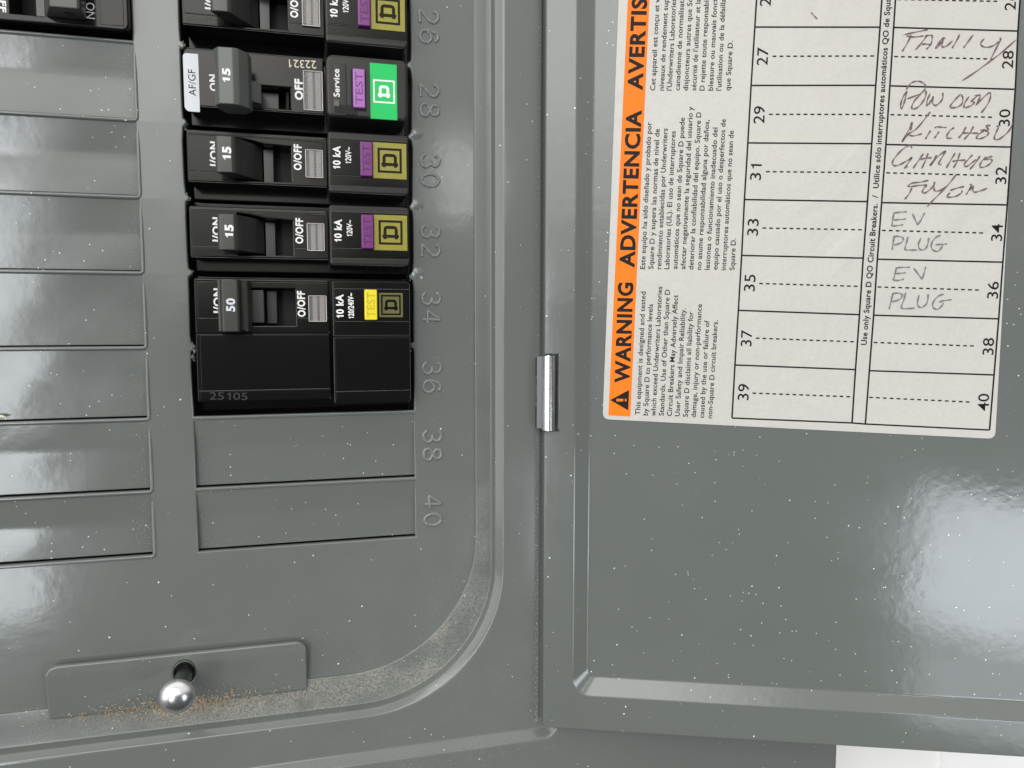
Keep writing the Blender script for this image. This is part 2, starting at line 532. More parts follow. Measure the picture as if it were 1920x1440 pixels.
# ================================================================== TRIM FRAME
TB = (-86, -100, 0)
trim = thing('panel_trim', 'grey painted steel frame of the breaker panel with rounded inner corner and dusty ledge', 'panel frame', TB)
def tr_ring(xr, yb, r, z, n=14):
    xl = -172 - xr; yt = 300 + (-yb - 53)
    return [(x, y, z) for x, y in rr_points(xl, xr, yb, yt, r, n)]
R = [tr_ring(-3.5, -53.5, 38, -0.6), tr_ring(-3.5, -53.5, 38, 0.7), tr_ring(-3.2, -53.8, 38, 0.95),
     tr_ring(-0.6, -57.5, 38.3, 1.05), tr_ring(0.9, -61.9, 38.8, 1.2), tr_ring(1.3, -62.4, 39, 1.45),
     tr_ring(1.55, -62.7, 39.2, 3.7), tr_ring(1.85, -62.95, 39.3, 4.1), tr_ring(3.5, -64.1, 40.0, 5.25), tr_ring(3.9, -64.4, 40.2, 5.4), tr_ring(4.6, -64.9, 40.6, 5.5)]
mi = [0, 1, 1, 1, 1, 0, 0, 0, 0, 0]
# door pan and outer flange (square-cornered loops with small radii)
def pan(xr, yb, r, z):
    return tr_ring(xr, yb, r, z)
def channel(xr, yb, z):
    return [(x, y, z if (x > xr - 0.05 and y > -71.5) else 5.5) for x, y, _ in tr_ring(xr, yb, 2.0, 0)]
R += [channel(14.6, -73.4, 5.5), channel(14.95, -73.5, 5.3), channel(15.05, -73.6, 2.5), channel(16.2, -73.7, 2.5), channel(16.3, -73.8, 5.4)]
mi += [0] * 5
R += [pan(18.2, -74.3, 2.2, 5.5), pan(18.6, -74.7, 2.5, 5.6), pan(18.9, -75.0, 2.7, 5.85), pan(19.5, -76.4, 3.2, 7.5), pan(19.8, -76.8, 3.4, 7.85), pan(20.5, -77.5, 3.8, 8.0),
      pan(118.0, -150, 3, 8.0), pan(119.0, -151, 3, 7.7), pan(119.3, -151.5, 3, 7.0), pan(119.3, -151.5, 3, wz)]
mi += [0] * 10
bm = bmesh.new()
rings(bm, R, mi)
build('frame', bm, [M_TRIM, M_LEDGE], trim, TB, smooth=40)
# tongue that carries the cover screw
TX, TY = -84.6, -46.6
hole = [(TX + 2.75 * math.cos(-t * math.pi / 12), TY + 3.3 * math.sin(-t * math.pi / 12) + 0.2) for t in range(24)]
bm = bmesh.new()
plate(bm, [rr_points(-118.2, -52.6, -56.6, -41.2, (1.0, 1.0, 3.0, 3.0), 6), hole], 1.5, 3.0, 0.55, 3)
for v in bm.verts:                            # the tongue bends down into the ledge at its foot
    if v.co.y < -53.5: v.co.z -= (-53.5 - v.co.y) * 0.62
build('screw_tongue', bm, M_TRIM, trim, TB, smooth=50)

# ================================================================== DEAD FRONT
FB = (-51, -60, 0)
front = thing('dead_front', 'grey inner cover plate with blank knockouts and embossed even numbers beside the breakers', 'cover plate', FB)
ROWS = [119.5, 100.1, 80.7, 61.3, 41.8, 22.85, 3.35, -14.3]
XL0, XL1, XR0, XR1 = -150.7, -91.75, -80.4, -21.3
def jag(x0, x1, y0, y1, rows):
    """breaker opening with torn twist-out nubs left at each row"""
    pts = []
    def side(x, sgn, ys):
        for y in ys:
            pts.append((x + sgn * random.uniform(-0.25, 0.3), y))
    lo = [(x1, y0)]
    def edge(x, inward, seq):
        o = []
        for y in seq:
            h = random.uniform(0.7, 1.3)
            sg = 1 if seq[-1] > seq[0] else -1
            o += [(x - inward * random.uniform(.1, .35), y - sg * (3.2 + random.random())), (x, y - sg * 1.1), (x + inward * h * 0.8, y - sg * 0.6), (x + inward * h, y + sg * 0.1),
                  (x + inward * h * 0.5, y + sg * 0.7), (x - inward * 0.1, y + sg * 1.2), (x - inward * random.uniform(0, .4), y + sg * 5)]
        return o
    pts = [(x0, y0), (x1, y0)] + edge(x1, -1, rows[::-1]) + [(x1, y1), (x0, y1)] + edge(x0, 1, rows)
    return pts
holes = [jag(XR0, XR1, 22.9, 139.4, [119.4, 100.0, 80.6, 61.2, 41.5])]
for k in range(7):
    holes.append([(XL0, ROWS[k+1]), (XL1, ROWS[k+1]), (XL1, ROWS[k] - 1.05), (XL0, ROWS[k] - 1.05)])
for k in (5, 6):
    holes.append([(XR0, ROWS[k+1]), (XR1, ROWS[k+1]), (XR1, ROWS[k] - 1.05), (XR0, ROWS[k] - 1.05)])
holes.append([(XL0, 119.55), (XL1, 119.55), (XL1, 139.4), (XL0, 139.4)])
bm = bmesh.new()
plate(bm, [rr_points(-172, -1.0, -59, 306, (30, 37, 36, 36), 8)] + [h[::-1] for h in holes], -1.7, 0.0, 0.42, 3)
front_bm = bm
for k in range(7):
    yb, yt = ROWS[k+1] - 0.42, ROWS[k] - 3.2
    xr = XL1 + 0.36
    pts = [(XL0, yb, -.16), (-120, yb, -.16), (xr - 1.2, yb, -.16), (xr - .4, yb + .08, -.16), (xr - .08, yb + .4, -.16), (xr, yb + 1.2, -.16),
           (xr + random.uniform(-.06, .06), yb + 7, -.19), (xr, yb + 12, -.24), (xr, yt, -.42)]
    tube(bm, pts, 0.5, 12, 1.0)
for k in (5, 6):
    xr = XR1 + 0.2
    tube(bm, [(xr, ROWS[k+1] + .3, -.2), (xr, ROWS[k] - 6, -.2), (xr, ROWS[k] - 3.0, -.4)], 0.28, 8, 0.9)
tube(bm, [(XL0, 119.05, -.16), (XL1 + .1, 119.05, -.16)], 0.44, 10, 0.9)
def blank(x0, x1, yb, yt):
    """pressed twist-out: level with the plate at its top, pushed in at its bottom, creased in the middle"""
    bm = bmesh.new()
    nx, ny = 24, 14
    x0 -= 0.3; x1 += 0.3
    # slight gap at the bottom edge
    g = {}
    for j in range(ny + 1):
        t = j / ny
        y = yt + 0.5 - (yt + 0.5 - yb - 0.42) * t
        z0 = -0.28 - (1.15 * min(t / 0.46, 1.0) + 0.30 * max(0, (t - 0.46) / 0.54))
        for i in range(nx + 1):
            s = i / nx
            x = x0 + (x1 - x0) * s
            e_ = min(s, 1 - s) * (x1 - x0)
            zz = z0 + 0.10 * math.exp(-e_ / 1.6) * (1 - t) + 0.05 * math.sin(x * 0.11 + yb * 1.7 + t * 2.0) + 0.03 * math.sin(x * 0.23 - yb + t * 4.0)
            g[i, j] = bm.verts.new((x, y, zz))
    for j in range(ny):
        for i in range(nx):
            bm.faces.new((g[i, j], g[i, j+1], g[i+1, j+1], g[i+1, j]))
    r = bmesh.ops.extrude_face_region(bm, geom=list(bm.faces))
    for v in r['geom']:
        if isinstance(v, bmesh.types.BMVert): v.co.z -= 0.9
    return bm
for k in range(7):
    build('knockout_blank', blank(XL0, XL1, ROWS[k+1], ROWS[k] - 1.05), M_BLANK, front, FB, smooth=30)
for k in (5, 6):
    build('knockout_blank', blank(XR0, XR1, ROWS[k+1], ROWS[k] - 1.05), M_BLANK, front, FB, smooth=30)
# embossed circuit numbers (reading downwards): soft raised beads
DIG = {'0': [[(.5, 1), (.15, .85), (0, .5), (.15, .15), (.5, 0), (.85, .15), (1, .5), (.85, .85), (.5, 1)]],
       '2': [[(.05, .75), (.2, .97), (.6, 1), (.92, .8), (.85, .55), (.4, .28), (.05, 0), (.5, .0), (1, 0)]],
       '3': [[(.05, .8), (.3, 1), (.7, .98), (.92, .78), (.75, .57), (.45, .52), (.8, .47), (1, .25), (.75, .03), (.3, 0), (0, .2)]],
       '4': [[(.7, 0), (.7, .5), (.7, 1), (.3, .6), (0, .3), (.5, .3), (1, .3)]],
       '6': [[(.9, .85), (.6, 1), (.25, .9), (.03, .5), (.1, .15), (.5, 0), (.9, .12), (1, .35), (.8, .58), (.45, .62), (.1, .42)]],
       '8': [[(.5, .53), (.12, .7), (.2, .95), (.5, 1), (.8, .95), (.88, .7), (.5, .53), (.05, .35), (.1, .08), (.5, 0), (.9, .08), (.95, .35), (.5, .53)]]}
NUM = {'26': 130.0, '28': 110.1, '30': 90.8, '32': 71.2, '34': 52.3, '36': 32.4, '38': 12.5, '40': -6.9}
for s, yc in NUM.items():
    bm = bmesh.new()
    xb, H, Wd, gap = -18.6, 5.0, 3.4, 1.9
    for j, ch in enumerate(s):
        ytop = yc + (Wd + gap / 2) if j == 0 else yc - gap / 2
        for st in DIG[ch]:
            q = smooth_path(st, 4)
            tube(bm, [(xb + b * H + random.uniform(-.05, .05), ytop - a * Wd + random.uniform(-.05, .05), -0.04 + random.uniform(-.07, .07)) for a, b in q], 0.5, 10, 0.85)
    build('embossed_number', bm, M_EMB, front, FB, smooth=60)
# pressed dimples by the torn edge, as soft low mounds
bm = front_bm
for y in (100.8, 81.2, 62.0):
    for (cx, r, h) in ((XR1 + 1.6, 1.8, 0.35),):
        top = None
        loops = [[(cx + r * q * math.cos(a * math.pi / 9), y + r * q * math.sin(a * math.pi / 9), h * math.cos(q * math.pi / 2) ** 1.0 - 0.03) for a in range(18)] for q in (1.0, .8, .55, .3, .1)]
        rings(bm, loops, close_last=True)
# torn metal scraps on the breaker opening
for (x, y, sx) in ((XR0 + .2, 119.0, 1), (XR0 + .2, 99.6, 1), (XR0 + .2, 80.3, 1), (XR0 + .3, 60.9, 1), (XR0 + 0.3, 41.6, 1), (XR0 + .5, 39.0, 1), (XR1 - .2, 41.0, -1), (XR1 - .1, 61.0, -1)):
    for q in range(7):
        cx, cy, cz = x + sx * random.uniform(-.3, .7), y + random.uniform(-1.3, 1.2), random.uniform(-.9, .25)
        r = random.uniform(.25, .6)
        vs = [bm.verts.new((cx + random.uniform(-r, r), cy + random.uniform(-r, r), cz + random.uniform(-r, r) * .6)) for _ in range(6)]
        bmesh.ops.convex_hull(bm, input=vs)
build('front_plate', front_bm, M_FRONT, front, FB, smooth=45)

# dark interior seen through the gaps (the enclosure behind the cover)
EB = (-86, 60, -40)
encl = thing('breaker_enclosure', 'black shadowed box interior behind the cover, glimpsed in gaps around the breakers', 'enclosure', EB)
bm = bmesh.new()
box(bm, -165, -8, -40, 290, -42, -40)
build('back_pan', bm, M_CAVITY, encl, EB)
bm = bmesh.new()
box(bm, -22.4, -20.2, 20, 180, -30, -7)
build('mounting_rail', bm, M_BLACK2, encl, EB)

# ================================================================== CIRCUIT BREAKERS
def copy_tree(o, parent=None):
    c = o.copy(); COL.objects.link(c)
    if parent is not None: c.parent = parent
    for ch in list(o.children): copy_tree(ch, c)
    return c

def edge_glint(bm, pts, r=0.05, mat=1):
    tube(bm, pts, r, 5, 0.8, mat=mat)  # pale bead that paints a glint along an edge

def emblem(bm, cx, cy, sx, sy, z, t, dlen, mat=0, ratio=1.08):
    """square outline with a slab letter D lying on its stem"""
    x0, x1, y0, y1 = cx - sx / 2, cx + sx / 2, cy - sy / 2, cy + sy / 2
    for q in ((x0, x1, y0, y0 + t), (x0, x1, y1 - t, y1), (x0, x0 + t, y0 + t, y1 - t), (x1 - t, x1, y0 + t, y1 - t)):
        vs = [bm.verts.new(c + (z,)) for c in ((q[0], q[2]), (q[1], q[2]), (q[1], q[3]), (q[0], q[3]))]
        bm.faces.new(vs).material_index = mat
    # D: open arch upwards, stem (with feet sticking out) at the bottom
    w, h = dlen * ratio, dlen
    tt = dlen * 0.235
    a0, a1, b0, b1 = cx - w / 2, cx + w / 2, cy - h / 2, cy + h / 2
    def quad(*c):
        bm.faces.new([bm.verts.new((x, y, z)) for x, y in c]).material_index = mat
    stem = b0 + h * 0.10
    r = tt * 1.1
    for fx in ((a0 - tt * .35, a0), (a1, a1 + tt * .35)):
        quad((fx[0], stem), (fx[1], stem), (fx[1], stem + tt), (fx[0], stem + tt))
    quad((a0, b0), (a0 + tt, b0), (a0 + tt, b1 - r), (a0, b1 - r))
    quad((a1 - tt, b0), (a1, b0), (a1, b1 - r), (a1 - tt, b1 - r))
    quad((a0 + tt, stem), (a1 - tt, stem), (a1 - tt, stem + tt), (a0 + tt, stem + tt))
    quad((a0, b1 - r), (a0 + tt, b1 - r), (a0 + r, b1 - tt), (a0 + r * 1.0, b1), (a0 + r * 0.3, b1 - r * 0.3))
    quad((a1, b1 - r), (a1 - r * 0.3, b1 - r * 0.3), (a1 - r, b1), (a1 - r, b1 - tt), (a1 - tt, b1 - r))
    quad((a0 + r, b1 - tt), (a1 - r, b1 - tt), (a1 - r, b1), (a0 + r, b1))

def dots(bm, x0, x1, y0, y1, z, n, rows=5):
    """illegible dot-matrix stamp: small raised pips"""
    for i in range(n):
        for j in range(rows):
            if random.random() < 0.55:
                x = x0 + (x1 - x0) * (i + .5) / n; y = y0 + (y1 - y0) * (j + .5) / rows
                r = 0.13
                box(bm, x - r, x + r, y - r, y + r, z - .02, z + .07)

def window(parent, base, x0, x1, y0, y1, z, name='trip_window'):
    bm = bmesh.new()
    wd = x1 - x0
    for q, (f0, f1) in enumerate(((0, .22), (.22, .48), (.48, .62), (.62, .9), (.9, 1))):
        box(bm, x0 + wd * f0, x0 + wd * f1, y0, y1, z + 0.03, z + 0.07 + .004 * q, mat=q % 2)  # flag strips coloured dark and pale to paint the lens's refraction streaks
    w = build(name, bm, [M_FLAG, M_FLAG2], parent, base)
    bm = bmesh.new()
    box(bm, x0 + .15, x1 - .15, y0 + .14, y1 - .12, z + 0.12, z + 0.6, 0.2, 3)
    for q in ((x0 - .05, x0 + .12, y0, y1), (x1 - .12, x1 + .05, y0, y1), (x0 + .12, x1 - .12, y0 - .05, y0 + .1), (x0 + .12, x1 - .12, y1 - .08, y1 + .05)):
        box(bm, q[0], q[1], q[2], q[3], z + .1, z + .5, 0.04, 1, 1)
    build('clear_lens', bm, [M_CLEAR, M_RIMGLINT], w, base)
    return w

def button(parent, base, x0, x1, y0, y1, z0, z1, m, md, ang=90):
    bm = bmesh.new()
    box(bm, x0, x1, y0, y1, z0, z1, 0.3, 3)
    b = build('test_button', bm, m, parent, base, smooth=40)
    bm = bmesh.new()
    text(bm, 'TEST', ((x0 + x1) / 2 + (x1 - x0) * 0.31, (y0 + y1) / 2), (y1 - y0) * 0.82, (x1 - x0) * 0.62, ang, z1 + 0.012, 0.012, 'centre')
    build('lettering', bm, md, b, base)
    return b

# ---- 15 A single pole breaker, surveyed on the one in row 30
C30 = 90.45                                   # centre line of row 30
X0 = -79.3
def single_pole(yc, label):
    base = (-50, C30, -12)
    t = thing('circuit_breaker', label, 'circuit breaker', base, 'black breakers with purple test buttons')
    v = lambda y: C30 + y
    bm = bmesh.new()
    box(bm, -79.6, -22.2, v(-9.35), v(9.35), -14, -6.0, 0.4)
    pit = [(-67.4, v(-5.45)), (-53.5, v(-5.45)), (-53.5, v(4.1)), (-60, v(4.1)), (-64.5, v(5.1)), (-67.4, v(5.4))]
    plate(bm, [rr_points(-79.2, -44.3, v(-6.2), v(6.9), 0.5, 3), pit[::-1]], -8.0, 4.0, 0.30, 3)
    # raised shoulder beads and label fields
    box(bm, -78.9, -45.0, v(5.75), v(6.45), 3.6, 4.35, 0.2, mat=2)
    box(bm, -78.7, -67.7, v(-3.4), v(5.45), 3.6, 4.22, 0.14)
    box(bm, -53.2, -45.2, v(-3.35), v(5.5), 3.6, 4.22, 0.14)
    box(bm, -78.6, -68.0, v(-5.95), v(-3.6), 3.5, 4.08, 0.1)
    # right block
    plate(bm, [rr_points(-44.1, -22.7, v(-7.6), v(8.4), (0.7, 1.2, 1.0, 0.7), 4)], -8.0, 4.9, 0.5, 3, mat=2)
    box(bm, -43.6, -22.95, v(-3.05), v(6.6), 4.5, 5.16, 0.14)
    box(bm, -43.7, -22.9, v(-5.75), v(-3.25), 4.5, 5.05, 0.12)
    dots(bm, -78.0, -71.0, v(-5.7), v(-3.9), 4.08, 28, 5)
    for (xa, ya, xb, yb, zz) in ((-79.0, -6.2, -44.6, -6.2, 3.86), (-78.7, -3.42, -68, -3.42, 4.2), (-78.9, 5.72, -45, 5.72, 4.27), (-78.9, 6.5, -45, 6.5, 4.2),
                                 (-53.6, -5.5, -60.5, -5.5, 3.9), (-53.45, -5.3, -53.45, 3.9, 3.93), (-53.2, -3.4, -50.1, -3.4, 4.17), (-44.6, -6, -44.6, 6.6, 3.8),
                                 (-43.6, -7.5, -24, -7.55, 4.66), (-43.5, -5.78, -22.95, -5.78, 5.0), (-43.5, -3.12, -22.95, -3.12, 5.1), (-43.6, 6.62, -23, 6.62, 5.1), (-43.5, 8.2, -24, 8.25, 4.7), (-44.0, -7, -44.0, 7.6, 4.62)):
        edge_glint(bm, [(xa, v(ya), zz), (xb, v(yb), zz)])
    body = build('body', bm, [M_BLACK, M_GLINT, M_BLACK3], t, base, smooth=35)
    bm = bmesh.new()                          # inside of the toggle slot
    box(bm, -67.3, -53.6, v(-5.4), v(5.2), -5.5, -4.2)
    build('toggle_slot', bm, M_CAVITY, t, base)
    bm = bmesh.new()
    prism(bm, [(-71.7, 10.2), (-71.0, 10.95), (-67.5, 11.0), (-66.8, 10.3), (-65.2, 7.6), (-62.8, 4.0), (-61.2, 0), (-61, -3), (-67, -3), (-67.2, 3.9), (-69.5, 5.5)], v(-4.85), v(4.15), 0.28, 2)
    box(bm, -60.9, -58.3, v(-5.3), v(3.9), -3.5, -0.6, 0.2)
    tg = build('toggle', bm, M_DGREY, t, base, smooth=35)
    bm = bmesh.new()
    text_px(bm, '15', (433.5, 300), (433.5, 275.5), 17.0, 11.02, 0.045)
    build('amp_rating', bm, M_WHITEINK, tg, base)
    bm = bmesh.new()
    text_px(bm, 'O/OFF', (565.5, 319.5), (565.5, 271), 14.8, 4.25, 0.035)
    text_px(bm, 'I/ON', (408.5, 312), (408.5, 266), 14.8, 4.25, 0.035)
    text_px(bm, '10 kA', (638.5, 317), (638.5, 274), 14.5, 5.19, 0.035)
    text_px(bm, '120V~', (658.5, 307), (658.5, 276), 11.0, 5.19, 0.02)
    build('lettering', bm, M_WHITEINK, t, base)
    window(t, base, -49.9, -45.5, v(-3.9), v(3.3), 4.2)
    button(t, base, -35.75, -32.5, v(-3.2), v(5.9), 4.6, 6.3, M_PURPLE, M_PURPLED)
    bm = bmesh.new()
    box(bm, -32.35, -23.3, v(-3.45), v(6.1), 4.7, 5.32, 0.1)
    bd = build('badge', bm, M_OLIVE, t, base)
    bm = bmesh.new()
    emblem(bm, -27.85, v(1.4), 6.5, 6.6, 5.335, 0.62, 3.6)
    build('emblem', bm, M_BADGEINK, bd, base)
    return t, base
first, base = single_pole(C30, 'black 15 amp breaker with purple test button, directly below the green-badged breaker')
for (yc, lab) in ((129.4, 'black 15 amp breaker cut off at the top, directly above the green-badged breaker'),
                  (71.2, 'black 15 amp breaker with purple test button, directly above the wide 50 amp breaker')):
    c = copy_tree(first)
    c.location = W(base[0], base[1] + yc - C30, base[2])
    c['label'] = lab

# ---- combination fault breaker with the grey toggle (row 28)
base = (-50, 109.9, -12)
afb = thing('circuit_breaker', 'black breaker with big grey 15 toggle, green badge and white AF/GF sticker', 'circuit breaker', base, 'breakers in the panel')
v = lambda y: 109.9 + y
zf = 4.5
bm = bmesh.new()
box(bm, -79.6, -22.2, v(-9.35), v(9.35), -14, -6.0, 0.4)
pit = [(-61.5 - 6.5, v(-6.0)), (-53.3, v(-6.0)), (-53.3, v(-0.6)), (-68, v(-0.6))]
plate(bm, [rr_points(-79.2, -44.7, v(-7.0), v(7.6), (1.6, .4, .4, 1.6), 5), pit[::-1]], -8.0, zf, 0.45, 3)
rb = rr_points(-44.3, -22.9, v(-7.75), v(8.3), (1.5, 1.8, 1.8, 2.0), 6)
plate(bm, [rb], -8.0, 6.6, 0.8, 4, mat=2)
box(bm, -42.3, -39.0, v(-7.35), v(5.9), 6.3, 6.85, 0.25, mat=2)
edge_glint(bm, [(-78.2, v(7.45), zf - .12), (-45, v(7.45), zf - .12)])
edge_glint(bm, [(-78.2, v(-6.85), zf - .12), (-45, v(-6.85), zf - .12)])
edge_glint(bm, [(-53.2, v(-5.9), zf + .0), (-53.2, v(-.6), zf + .0)])
build('body', bm, [M_BLACK2, M_GLINT, M_BLACK3], afb, base, smooth=35)
bm = bmesh.new()
box(bm, -67.9, -53.4, v(-5.9), v(-0.7), -5.5, -4.4)
box(bm, -54.6, -53.9, v(-5.9), v(-0.7), -4.4, 1.5)
build('toggle_slot', bm, M_CAVITY, afb, base)
bm = bmesh.new()
hy0, hy1 = U(430, 195, 17)[1], U(430, 88, 17)[1]
hx0, hx1, hx2 = U(400, 140, 17)[0], U(447, 140, 17)[0], U(468, 140, 13)[0]
prism(bm, [(hx0, 15.2), (hx0 + 1.2, 16.8), (hx1 - 1.2, 17.0), (hx1, 16.6), (hx2 - .2, 14.0), (hx2 + .4, 11.0), (hx2 - 1.6, 8.0), (hx0 + 2.0, 8.0), (hx0 + .4, 11)], hy0, hy1, 0.28, 3)
lx1 = U(489, 170, 10)[0]; ly1 = U(480, 150, 11)[1]; ly0 = U(480, 192, 10)[1]
prism(bm, [(hx2 - 1, 12.0), (lx1, 8.8), (lx1, 6.0), (lx1 - 1, -2), (-67, -2), (-67, 8.1)], ly0, ly1, 0.3, 2)
bx0, bx1 = U(490, 180, 0)[0], U(523, 180, 0)[0]
box(bm, bx0, bx1, v(-5.7), v(-1.0), -3.5, 0.5, 0.3)
tg = build('toggle', bm, M_GREYPL, afb, base, smooth=40)
bm = bmesh.new()
text_px(bm, '15', (432, 155), (432, 128.5), 15.5, 17.03, 0.045)
build('amp_rating', bm, M_WHITEINK, tg, base)
bm = bmesh.new()
text_px(bm, 'OFF', (568.5, 188), (567.5, 148.5), 15.5, zf + .02, 0.045)
text_px(bm, 'ON', (408, 171), (406, 140), 14, zf + .02, 0.03)
text_px(bm, 'Service', (637, 182), (636, 129.5), 11.5, 6.88, 0.02)
build('lettering', bm, M_WHITEINK, afb, base)
bm = bmesh.new()
text_px(bm, '22321', (592.5, 114), (541.5, 111.5), -14.5 * -1, zf + .02, 0.0)
build('date_stamp', bm, M_CREAMINK, afb, base)
a = U(604, 133.5, zf); b = U(570, 206.5, zf)
window(afb, base, b[0], a[0], b[1], a[1] - .3, zf)
a = U(684, 129.5, 7.9); b = U(662.5, 201, 7.9)
bm = bmesh.new()
box(bm, b[0] - .55, a[0] + .35, b[1] - .5, a[1] + .1, 6.6, 6.64)
box(bm, -42.15, -36.3, v(-7.0), v(-4.6), 6.6, 6.87)
build('button_slot', bm, M_CAVITY, afb, base)
button(afb, base, b[0], a[0], b[1], a[1], 6.0, 7.9, M_LILAC, M_LILACD)
bm = bmesh.new()
a = U(636, 199.5, 6.9); b = U(626, 187, 6.9)
box(bm, b[0], a[0], a[1], b[1], 6.4, 6.93, 0.08)
build('service_lamp', bm, M_LED, afb, base)
a = U(744, 122.5, 6.8); b = U(695, 224, 6.8)
bm = bmesh.new()
box(bm, b[0], a[0], v(-7.6), a[1] + .15, 6.3, 6.72, 0.08)
bd = build('badge', bm, M_GREEN, afb, base)
bm = bmesh.new()
a = U(740, 151.5, 6.74); b = U(700, 192, 6.74)
emblem(bm, (a[0] + b[0]) / 2, (a[1] + b[1]) / 2, a[0] - b[0], a[1] - b[1], 6.74, 0.42, 3.2, ratio=0.86)
build('emblem', bm, M_WHITEINK, bd, base)
a = U(371.5, 101.5, zf); b = U(346.5, 208.5, zf)
bm = bmesh.new()
plate(bm, [rr_points(b[0], a[0], b[1], a[1], (1.3, 0.05, 0.05, 0.9), 5)], zf - .1, zf + .1, 0.03, 1)
st = build('type_sticker', bm, M_PAPERW, afb, base)
bm = bmesh.new()
text_px(bm, 'AF/GF', (368, 180), (366, 130.5), 13.5, zf + .12, 0.0)
build('lettering', bm, M_BLACKINK, st, base)

# ---- 50 A two pole breaker (rows 34 and 36)
base = (-50, 42.2, -12)
dp = thing('circuit_breaker', 'wide black 50 amp two-pole breaker with yellow test button, lowest in the column', 'circuit breaker', base, 'breakers in the panel')
zf, zr = 4.0, 5.0
yt = U(400, 521.5, zf)[1]; yl = U(366, 530, zf)[1]; ylb = U(366, 596.5, zf)[1]; yp = U(500, 624.5, zf)[1]
yq = U(450, 731, zf)[1]; yq2 = U(450, 751.5, zf)[1]
px0, px1 = U(475, 570, zf)[0], U(554.5, 570, zf)[0]
py0, py1 = U(520, 611, zf)[1], U(520, 541, zf)[1]
xs = U(618, 600, zf)[0]
bm = bmesh.new()
box(bm, -79.5, -22.2, 23.6, 60.7, -14, -6.0, 0.4)
pit = [(px0 - 5, py0), (px1, py0), (px1, py1), (px0 - 5, py1)]
plate(bm, [rr_points(-78.6, xs, yp - .15, yt, 0.5, 3), pit[::-1]], -8.0, zf, 0.28, 3)
plate(bm, [rr_points(-78.6, xs, yq2, yp - 0.1, 0.5, 3)], -8.0, zf, 0.25, 3)
box(bm, -77.9, xs - .5, yl + .35, yt - .45, zf - .4, zf + .35, 0.2)
box(bm, -77.9, px0 - 5.2, ylb, yl + .1, zf - .4, zf + .2, 0.12)
box(bm, px1 + .3, xs - .4, ylb + .1, yl + .1, zf - .4, zf + .2, 0.12)
box(bm, -77.6, xs - .2, yq, yp - .5, zf - .4, zf + .14, 0.12)
box(bm, -77.9, xs - .2, yq2 + .4, yq - .25, zf - .4, zf + .05, 0.1)
rt = U(640, 526, zr)[1]; rl = U(640, 541.5, zr)[1]; rlb = U(640, 602.5, zr)[1]; rp = U(640, 629.5, zr)[1]; rq = U(640, 733, zr)[1]; rq2 = U(640, 753.5, zr)[1]
xr0, xr1 = U(624, 600, zr)[0], U(769, 600, zr)[0]
plate(bm, [rr_points(xr0, xr1, rp - .1, rt, (.3, .3, .9, .6), 4)], -8.0, zr, 0.35, 3)
plate(bm, [rr_points(xr0, xr1, rq2 - .6, rp - .15, (.6, .9, .3, .3), 4)], -8.0, zr, 0.3, 3)
box(bm, xr0 + .5, xr1 - .3, rlb, rl, zr - .4, zr + .2, 0.12)
box(bm, xr0 + .5, xr1 - .3, rq, rp - .6, zr - .4, zr + .14, 0.12)
box(bm, xr0 + .5, xr1 - .3, rq2 + .4, rq - .25, zr - .4, zr + .1, 0.1)
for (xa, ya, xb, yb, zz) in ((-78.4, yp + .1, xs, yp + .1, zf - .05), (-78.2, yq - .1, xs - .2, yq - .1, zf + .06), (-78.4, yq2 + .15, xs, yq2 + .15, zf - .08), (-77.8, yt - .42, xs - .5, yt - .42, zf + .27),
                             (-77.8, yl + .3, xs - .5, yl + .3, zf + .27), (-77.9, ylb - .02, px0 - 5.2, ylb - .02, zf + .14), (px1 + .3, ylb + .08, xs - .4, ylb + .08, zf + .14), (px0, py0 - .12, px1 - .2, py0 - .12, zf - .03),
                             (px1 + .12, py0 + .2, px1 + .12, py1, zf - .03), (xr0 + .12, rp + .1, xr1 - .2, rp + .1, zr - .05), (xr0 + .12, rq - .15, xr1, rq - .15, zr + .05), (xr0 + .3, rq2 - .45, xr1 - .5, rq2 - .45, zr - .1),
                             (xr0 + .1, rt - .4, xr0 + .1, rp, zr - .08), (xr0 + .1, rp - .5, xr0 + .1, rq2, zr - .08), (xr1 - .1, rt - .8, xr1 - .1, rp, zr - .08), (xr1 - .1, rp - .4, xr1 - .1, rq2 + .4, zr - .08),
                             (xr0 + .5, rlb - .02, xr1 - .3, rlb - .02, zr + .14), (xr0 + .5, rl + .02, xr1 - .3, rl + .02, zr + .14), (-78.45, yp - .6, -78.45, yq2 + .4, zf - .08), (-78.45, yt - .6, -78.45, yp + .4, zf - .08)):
    edge_glint(bm, [(xa, ya, zz), (xb, yb, zz)], 0.045)
build('body', bm, [M_BLACK, M_GLINT], dp, base, smooth=35)
bm = bmesh.new()
box(bm, px0 - 4.9, px1 - .1, py0 + .1, py1 - .1, -5.5, -4.4)
build('toggle_slot', bm, M_CAVITY, dp, base)
bm = bmesh.new()
a0, a1 = U(413, 570, 11)[0], U(448.5, 570, 11)[0]
h0, h1 = U(430, 622, 11)[1], U(430, 523.5, 11)[1]
prism(bm, [(a0, 10.3), (a0 + .6, 11), (a1 - .4, 11), (a1, 10.5), (a1 + .2, 4.5), (a0, 4.5)], h0, h1, 0.2, 2)
b0, b1 = U(458.5, 570, 9)[0], U(464.5, 570, 9)[0]
prism(bm, [(a0 - .9, 8.6), (a0 - .2, 9.0), (a0 - .2, 4.4), (a0 - .9, 4.4)], h0 + .1, h1 - .1, 0.12, 1)
prism(bm, [(b0, 9.0), (b1, 8.6), (b1 + .6, 4.4), (b0, 4.4)], h0 + .1, h1 - .1, 0.15, 2)
prism(bm, [(a1, 7.0), (b0 + .2, 7.0), (b0 + .2, 4.4), (a1, 4.4)], h0 + .3, h1 - .3, 0.1, 1)
